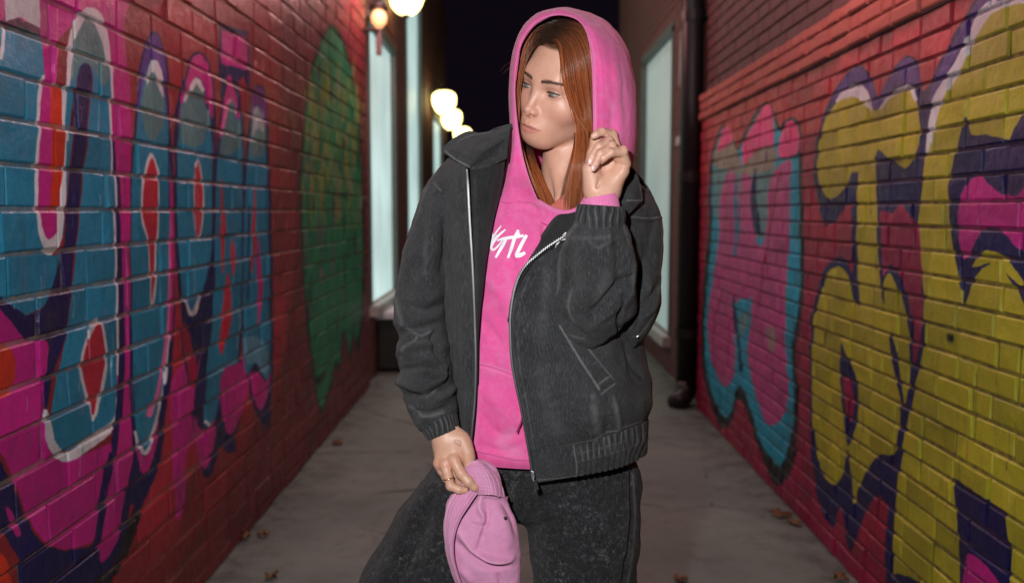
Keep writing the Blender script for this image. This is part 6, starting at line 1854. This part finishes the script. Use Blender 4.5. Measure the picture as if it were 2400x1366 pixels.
# ------------------------------------------------------------------ printed letters on the hoodie
HB = bvh_of(hoodie); JB = bvh_of(jacket, lapR)
def L2(x, y): return (900 + x/3.414, 280 + y/3.414)
def print_strokes(lines, bvh, name, parent, lift=.0012):
    q = MB()
    for P, w in lines:
        P = np.array([L2(*p_) for p_ in P]); C = resample(crom(P, 8) if len(P) > 2 else P, 26)
        T = np.gradient(C, axis=0); T /= np.linalg.norm(T, axis=1)[:, None] + 1e-9; Nn = np.stack([-T[:, 1], T[:, 0]], -1)
        wv = (np.array(w) if hasattr(w, '__len__') else np.array([w, w])) / 3.414
        ww = np.interp(np.linspace(0, 1, 26), np.linspace(0, 1, len(wv)), wv)
        rows = []
        for j in (-1, -.5, 0, .5, 1):
            Q = C + Nn * (ww * j / 2)[:, None]
            row = []
            for (x, y) in Q:
                h_ = cast(bvh, x, y)
                if h_ is None: h_ = W(x, y, 1.552)
                row.append(h_ + np.array([0, -lift, 0]))
            rows.append(row)
        q.add(np.array(rows).reshape(-1, 3), [tuple(f) for f in grid_faces(5, 26, False).tolist()])
    return q.build(name, M_print, parent, True)
print_strokes([
    ([(830,1010),(862,960),(900,900),(938,850)], [8,16,14,8]), ([(858,885),(866,930),(858,985),(852,1015)], [10,18,14,6]), ([(850,1000),(880,960),(905,925)], [10,12,8]),
    ([(972,880),(955,895),(915,930),(880,975),(858,1020),(872,1045),(905,1020),(935,985),(948,962)], [12,17,20,22,22,18,16,14,10]),
    ([(905,970),(950,955),(1010,945),(1060,938),(1118,930)], [12,22,26,26,20]),
    ([(975,955),(955,1000),(925,1050),(893,1106)], [26,26,24,18]), ([(1075,885),(1045,950),(1020,1030),(992,1108)], [20,28,26,18]),
    ([(1068,890),(1084,930)], [18,14]),
    ([(1142,925),(1110,980),(1075,1050),(1055,1088)], [24,28,28,26]), ([(1050,1095),(1090,1085),(1130,1066)], [26,34,22])], HB, 'chest_print', hoodie)
print_strokes([([(1368,1022),(1400,975),(1430,935),(1456,905)], [8,14,14,10]), ([(1405,968),(1430,960),(1452,958)], [8,12,8]), ([(1452,905),(1455,940),(1462,975)], [9,14,10])], JB, 'jacket_print', jacket)
# drawcord end
rope('drawcord', [(1224,978,1.552),(1220,992,1.548),(1214,1004,1.547),(1211,1013,1.547)], 1.8, plain('dark_pink_cord', (.35, .02, .09), .8, nscale=400), hoodie, n=30, k=8)
# small metal tip at the elbow seam
q = MB(); c = W(1494, 788, 1.575); q.tube([c - [.0012, 0, .001], c + [.0016, 0, .001]], .0014, 8); q.build('rivet', M_zip, jacket)

# ------------------------------------------------------------------ the hat she holds
hat = thing('bucket_hat', 'pale pink crushed cotton hat with stitched brim hanging from her lowered hand', 'hat', tuple(W(1130, 1420, 1.54)))
M_hatb = M_hat
def hat_levels():
    rows = [ # y, left, right, Yfront, Yback, skew
     (1079,1098,1136,1.532,1.545), (1092,1092,1160,1.527,1.550), (1110,1090,1170,1.523,1.556), (1140,1072,1179,1.521,1.560), (1165,1052,1186,1.521,1.565), (1195,1043,1197,1.518,1.570),
     (1225,1040,1213,1.512,1.575), (1260,1041,1219,1.507,1.578), (1300,1047,1223,1.505,1.578), (1340,1060,1223,1.507,1.575), (1380,1078,1217,1.513,1.570), (1415,1100,1200,1.525,1.562), (1440,1130,1175,1.538,1.552)]
    L_ = []
    for y, a, b_, yf, yb in rows:
        c = (a + b_)/2; w = (b_ - a)/2; m = (yf + yb)/2; d = (yb - yf)/2
        L_.append([(c + w*math.cos(t) if True else 0, y + (4*math.sin(t)), m - d*math.sin(t)*(1.0)) for t in np.linspace(0, 2*math.pi, 16, endpoint=False)])
    return L_
hs = [
  ('step', [(1125,1157),(1098,1190),(1072,1227),(1058,1268),(1060,1310),(1078,1366),(1090,1400)], 3, -.0045, 1), ('step', [(1125,1157),(1150,1160),(1183,1164)], 2.5, .0030, 1),
  ('valley', [(1125,1158),(1098,1190),(1072,1227),(1060,1264)], 3, .0035, 1), ('ridge', [(1126,1160),(1124,1190),(1135,1215),(1128,1240),(1112,1290)], 7, .0055), ('valley', [(1140,1170),(1143,1205),(1128,1250),(1116,1290)], 7, .005),
  ('ridge', [(1072,1240),(1095,1270),(1112,1292),(1150,1310),(1205,1318)], 8, .006), ('valley', [(1066,1262),(1090,1290),(1120,1315),(1160,1326),(1205,1322)], 9, .006), ('ridge', [(1120,1290),(1150,1312),(1190,1312),(1212,1300)], 7, .004),
  ('ridge', [(1150,1180),(1180,1230),(1195,1290)], 16, .005), ('valley', [(1100,1225),(1125,1232),(1150,1228)], 6, .003), ('valley', [(1170,1170),(1195,1215),(1210,1260)], 7, .003),
  ('valley', [(1165,1340),(1175,1366),(1180,1400)], 6, .003), ('ridge', [(1080,1330),(1110,1366)], 8, .003)]
hw = []
hw += [([(1125,1157),(1098,1190),(1072,1227),(1060,1264)], 2.5, -.22), ([(1126,1160),(1124,1190),(1135,1215)], 4, .4), ([(1048,1160),(1042,1225),(1044,1280),(1060,1340),(1068,1366)], 2.2, .55), ([(1075,1240),(1112,1290),(1150,1309),(1205,1317)], 4, .35),
       ([(1126,1246),(1150,1250),(1170,1256)], 1.5, -.18), ([(1122,1250),(1146,1255)], 1.5, -.18), ([(1128,1160),(1155,1163),(1184,1167)], 2, -.2), ([(1066,1262),(1090,1290),(1120,1315),(1160,1326)], 5, -.10)]
hc = cloth('crown', loft(hat_levels(), 300, 320, True), True, M_hat, hat, strokes=[(a[0],a[1],a[2],a[3]*(1.5 if a[2] > 2 else .8))+tuple(a[4:]) for a in hs], wear_shade=hw, folds=[(.0045, (18, 18, 14), 71), (.0011, (44, 44, 40), 72)], thick=0, caps=True)
# the brim's loose edge, a thick stitched rim
# the brim: one sweep hanging down the left side and the part folded over the top, both stitched in rows
Oe = [(1070,1150,1.522),(1052,1176,1.518),(1042,1212,1.515),(1040,1250,1.513),(1044,1290,1.512),(1053,1328,1.512),(1068,1368,1.514),(1088,1412,1.522)]
Ie = [(1122,1152,1.514),(1100,1184,1.509),(1080,1216,1.504),(1067,1252,1.500),(1063,1290,1.498),(1069,1328,1.499),(1083,1368,1.503),(1102,1412,1.515)]
lv = []
for f in (0, .2, .45, .7, 1):
    lv.append([(a[0]*(1-f) + b_[0]*f, a[1]*(1-f) + b_[1]*f, a[2]*(1-f) + b_[2]*f - .007*math.sin(f*math.pi)) for a, b_ in zip(Oe, Ie)])
bs = []; bw = []
for f in (.10, .26, .42, .58, .74, .92):
    P = [(a[0]*(1-f) + b_[0]*f, a[1]*(1-f) + b_[1]*f) for a, b_ in zip(Oe, Ie)]
    bs.append(('valley', P, 1.3, .0009, 1)); bw.append((P, 1.2, -.22))
bw.append(([(a[0] + 2, a[1]) for a in Oe], 2.5, .6)); bw.append(([(a[0] - 1, a[1]) for a in Ie], 2.0, -.35))
cloth('brim', loft(lv, 260, 90, False), False, M_hat, hat, strokes=bs, wear_shade=bw, folds=[(.0016, (30, 30, 22), 75)], thick=.003, ref=W(1130, 1280, 1.56))
top = [[(1094,1090,1.527),(1106,1081,1.522),(1120,1079,1.522),(1136,1083,1.530)],
       [(1086,1106,1.522),(1112,1098,1.513),(1138,1096,1.514),(1162,1104,1.532)],
       [(1090,1130,1.519),(1120,1124,1.509),(1150,1124,1.511),(1175,1130,1.530)],
       [(1106,1148,1.517),(1132,1144,1.507),(1158,1144,1.509),(1181,1150,1.529)],
       [(1122,1160,1.516),(1142,1159,1.505),(1164,1160,1.508),(1185,1166,1.528)]]
ts = []; tw = []
for k in range(6):
    P = [(1106 + k*7, 1084 + k*1.5), (1118 + k*9.2, 1106), (1128 + k*9.6, 1132), (1132 + k*9.6, 1160)]
    ts.append(('valley', P, 1.3, .0009, 1)); tw.append((P, 1.2, -.20))
for k in range(9):
    ts.append(('valley', [(1096, 1092 + k*8), (1135, 1088 + k*8), (1178, 1098 + k*8)], 1.2, .0004, 1))
tw.append(([(1120,1158),(1150,1160),(1186,1166)], 2.2, .5)); tw.append(([(1098,1086),(1120,1081),(1148,1090),(1168,1110),(1182,1155)], 2.5, .55))
cloth('brim', loft(top, 160, 150, False), False, M_hat, hat, strokes=ts, wear_shade=tw, folds=[(.0012, (36, 36, 30), 76)], thick=.003, ref=W(1135, 1120, 1.56))
q = MB(); hbv = bvh_of(hc); c = cast(hbv, 1184, 1214)
if c is None: c = W(1184, 1214, 1.52)
q.tube([Vector(c + np.array([0, .001, 0])), Vector(c + np.array([0, -.0015, 0]))], [.0034, .0030], 14); q.build('eyelet', plain('eyelet_metal', (.2, .19, .18), .3, 1.0, bmp=0), hat, True)
q = MB(); q.tube([Vector(c + np.array([0, -.001, 0])), Vector(c + np.array([0, -.0022, 0]))], .0018, 10); q.build('eyelet_hole', M_black, hat, True)
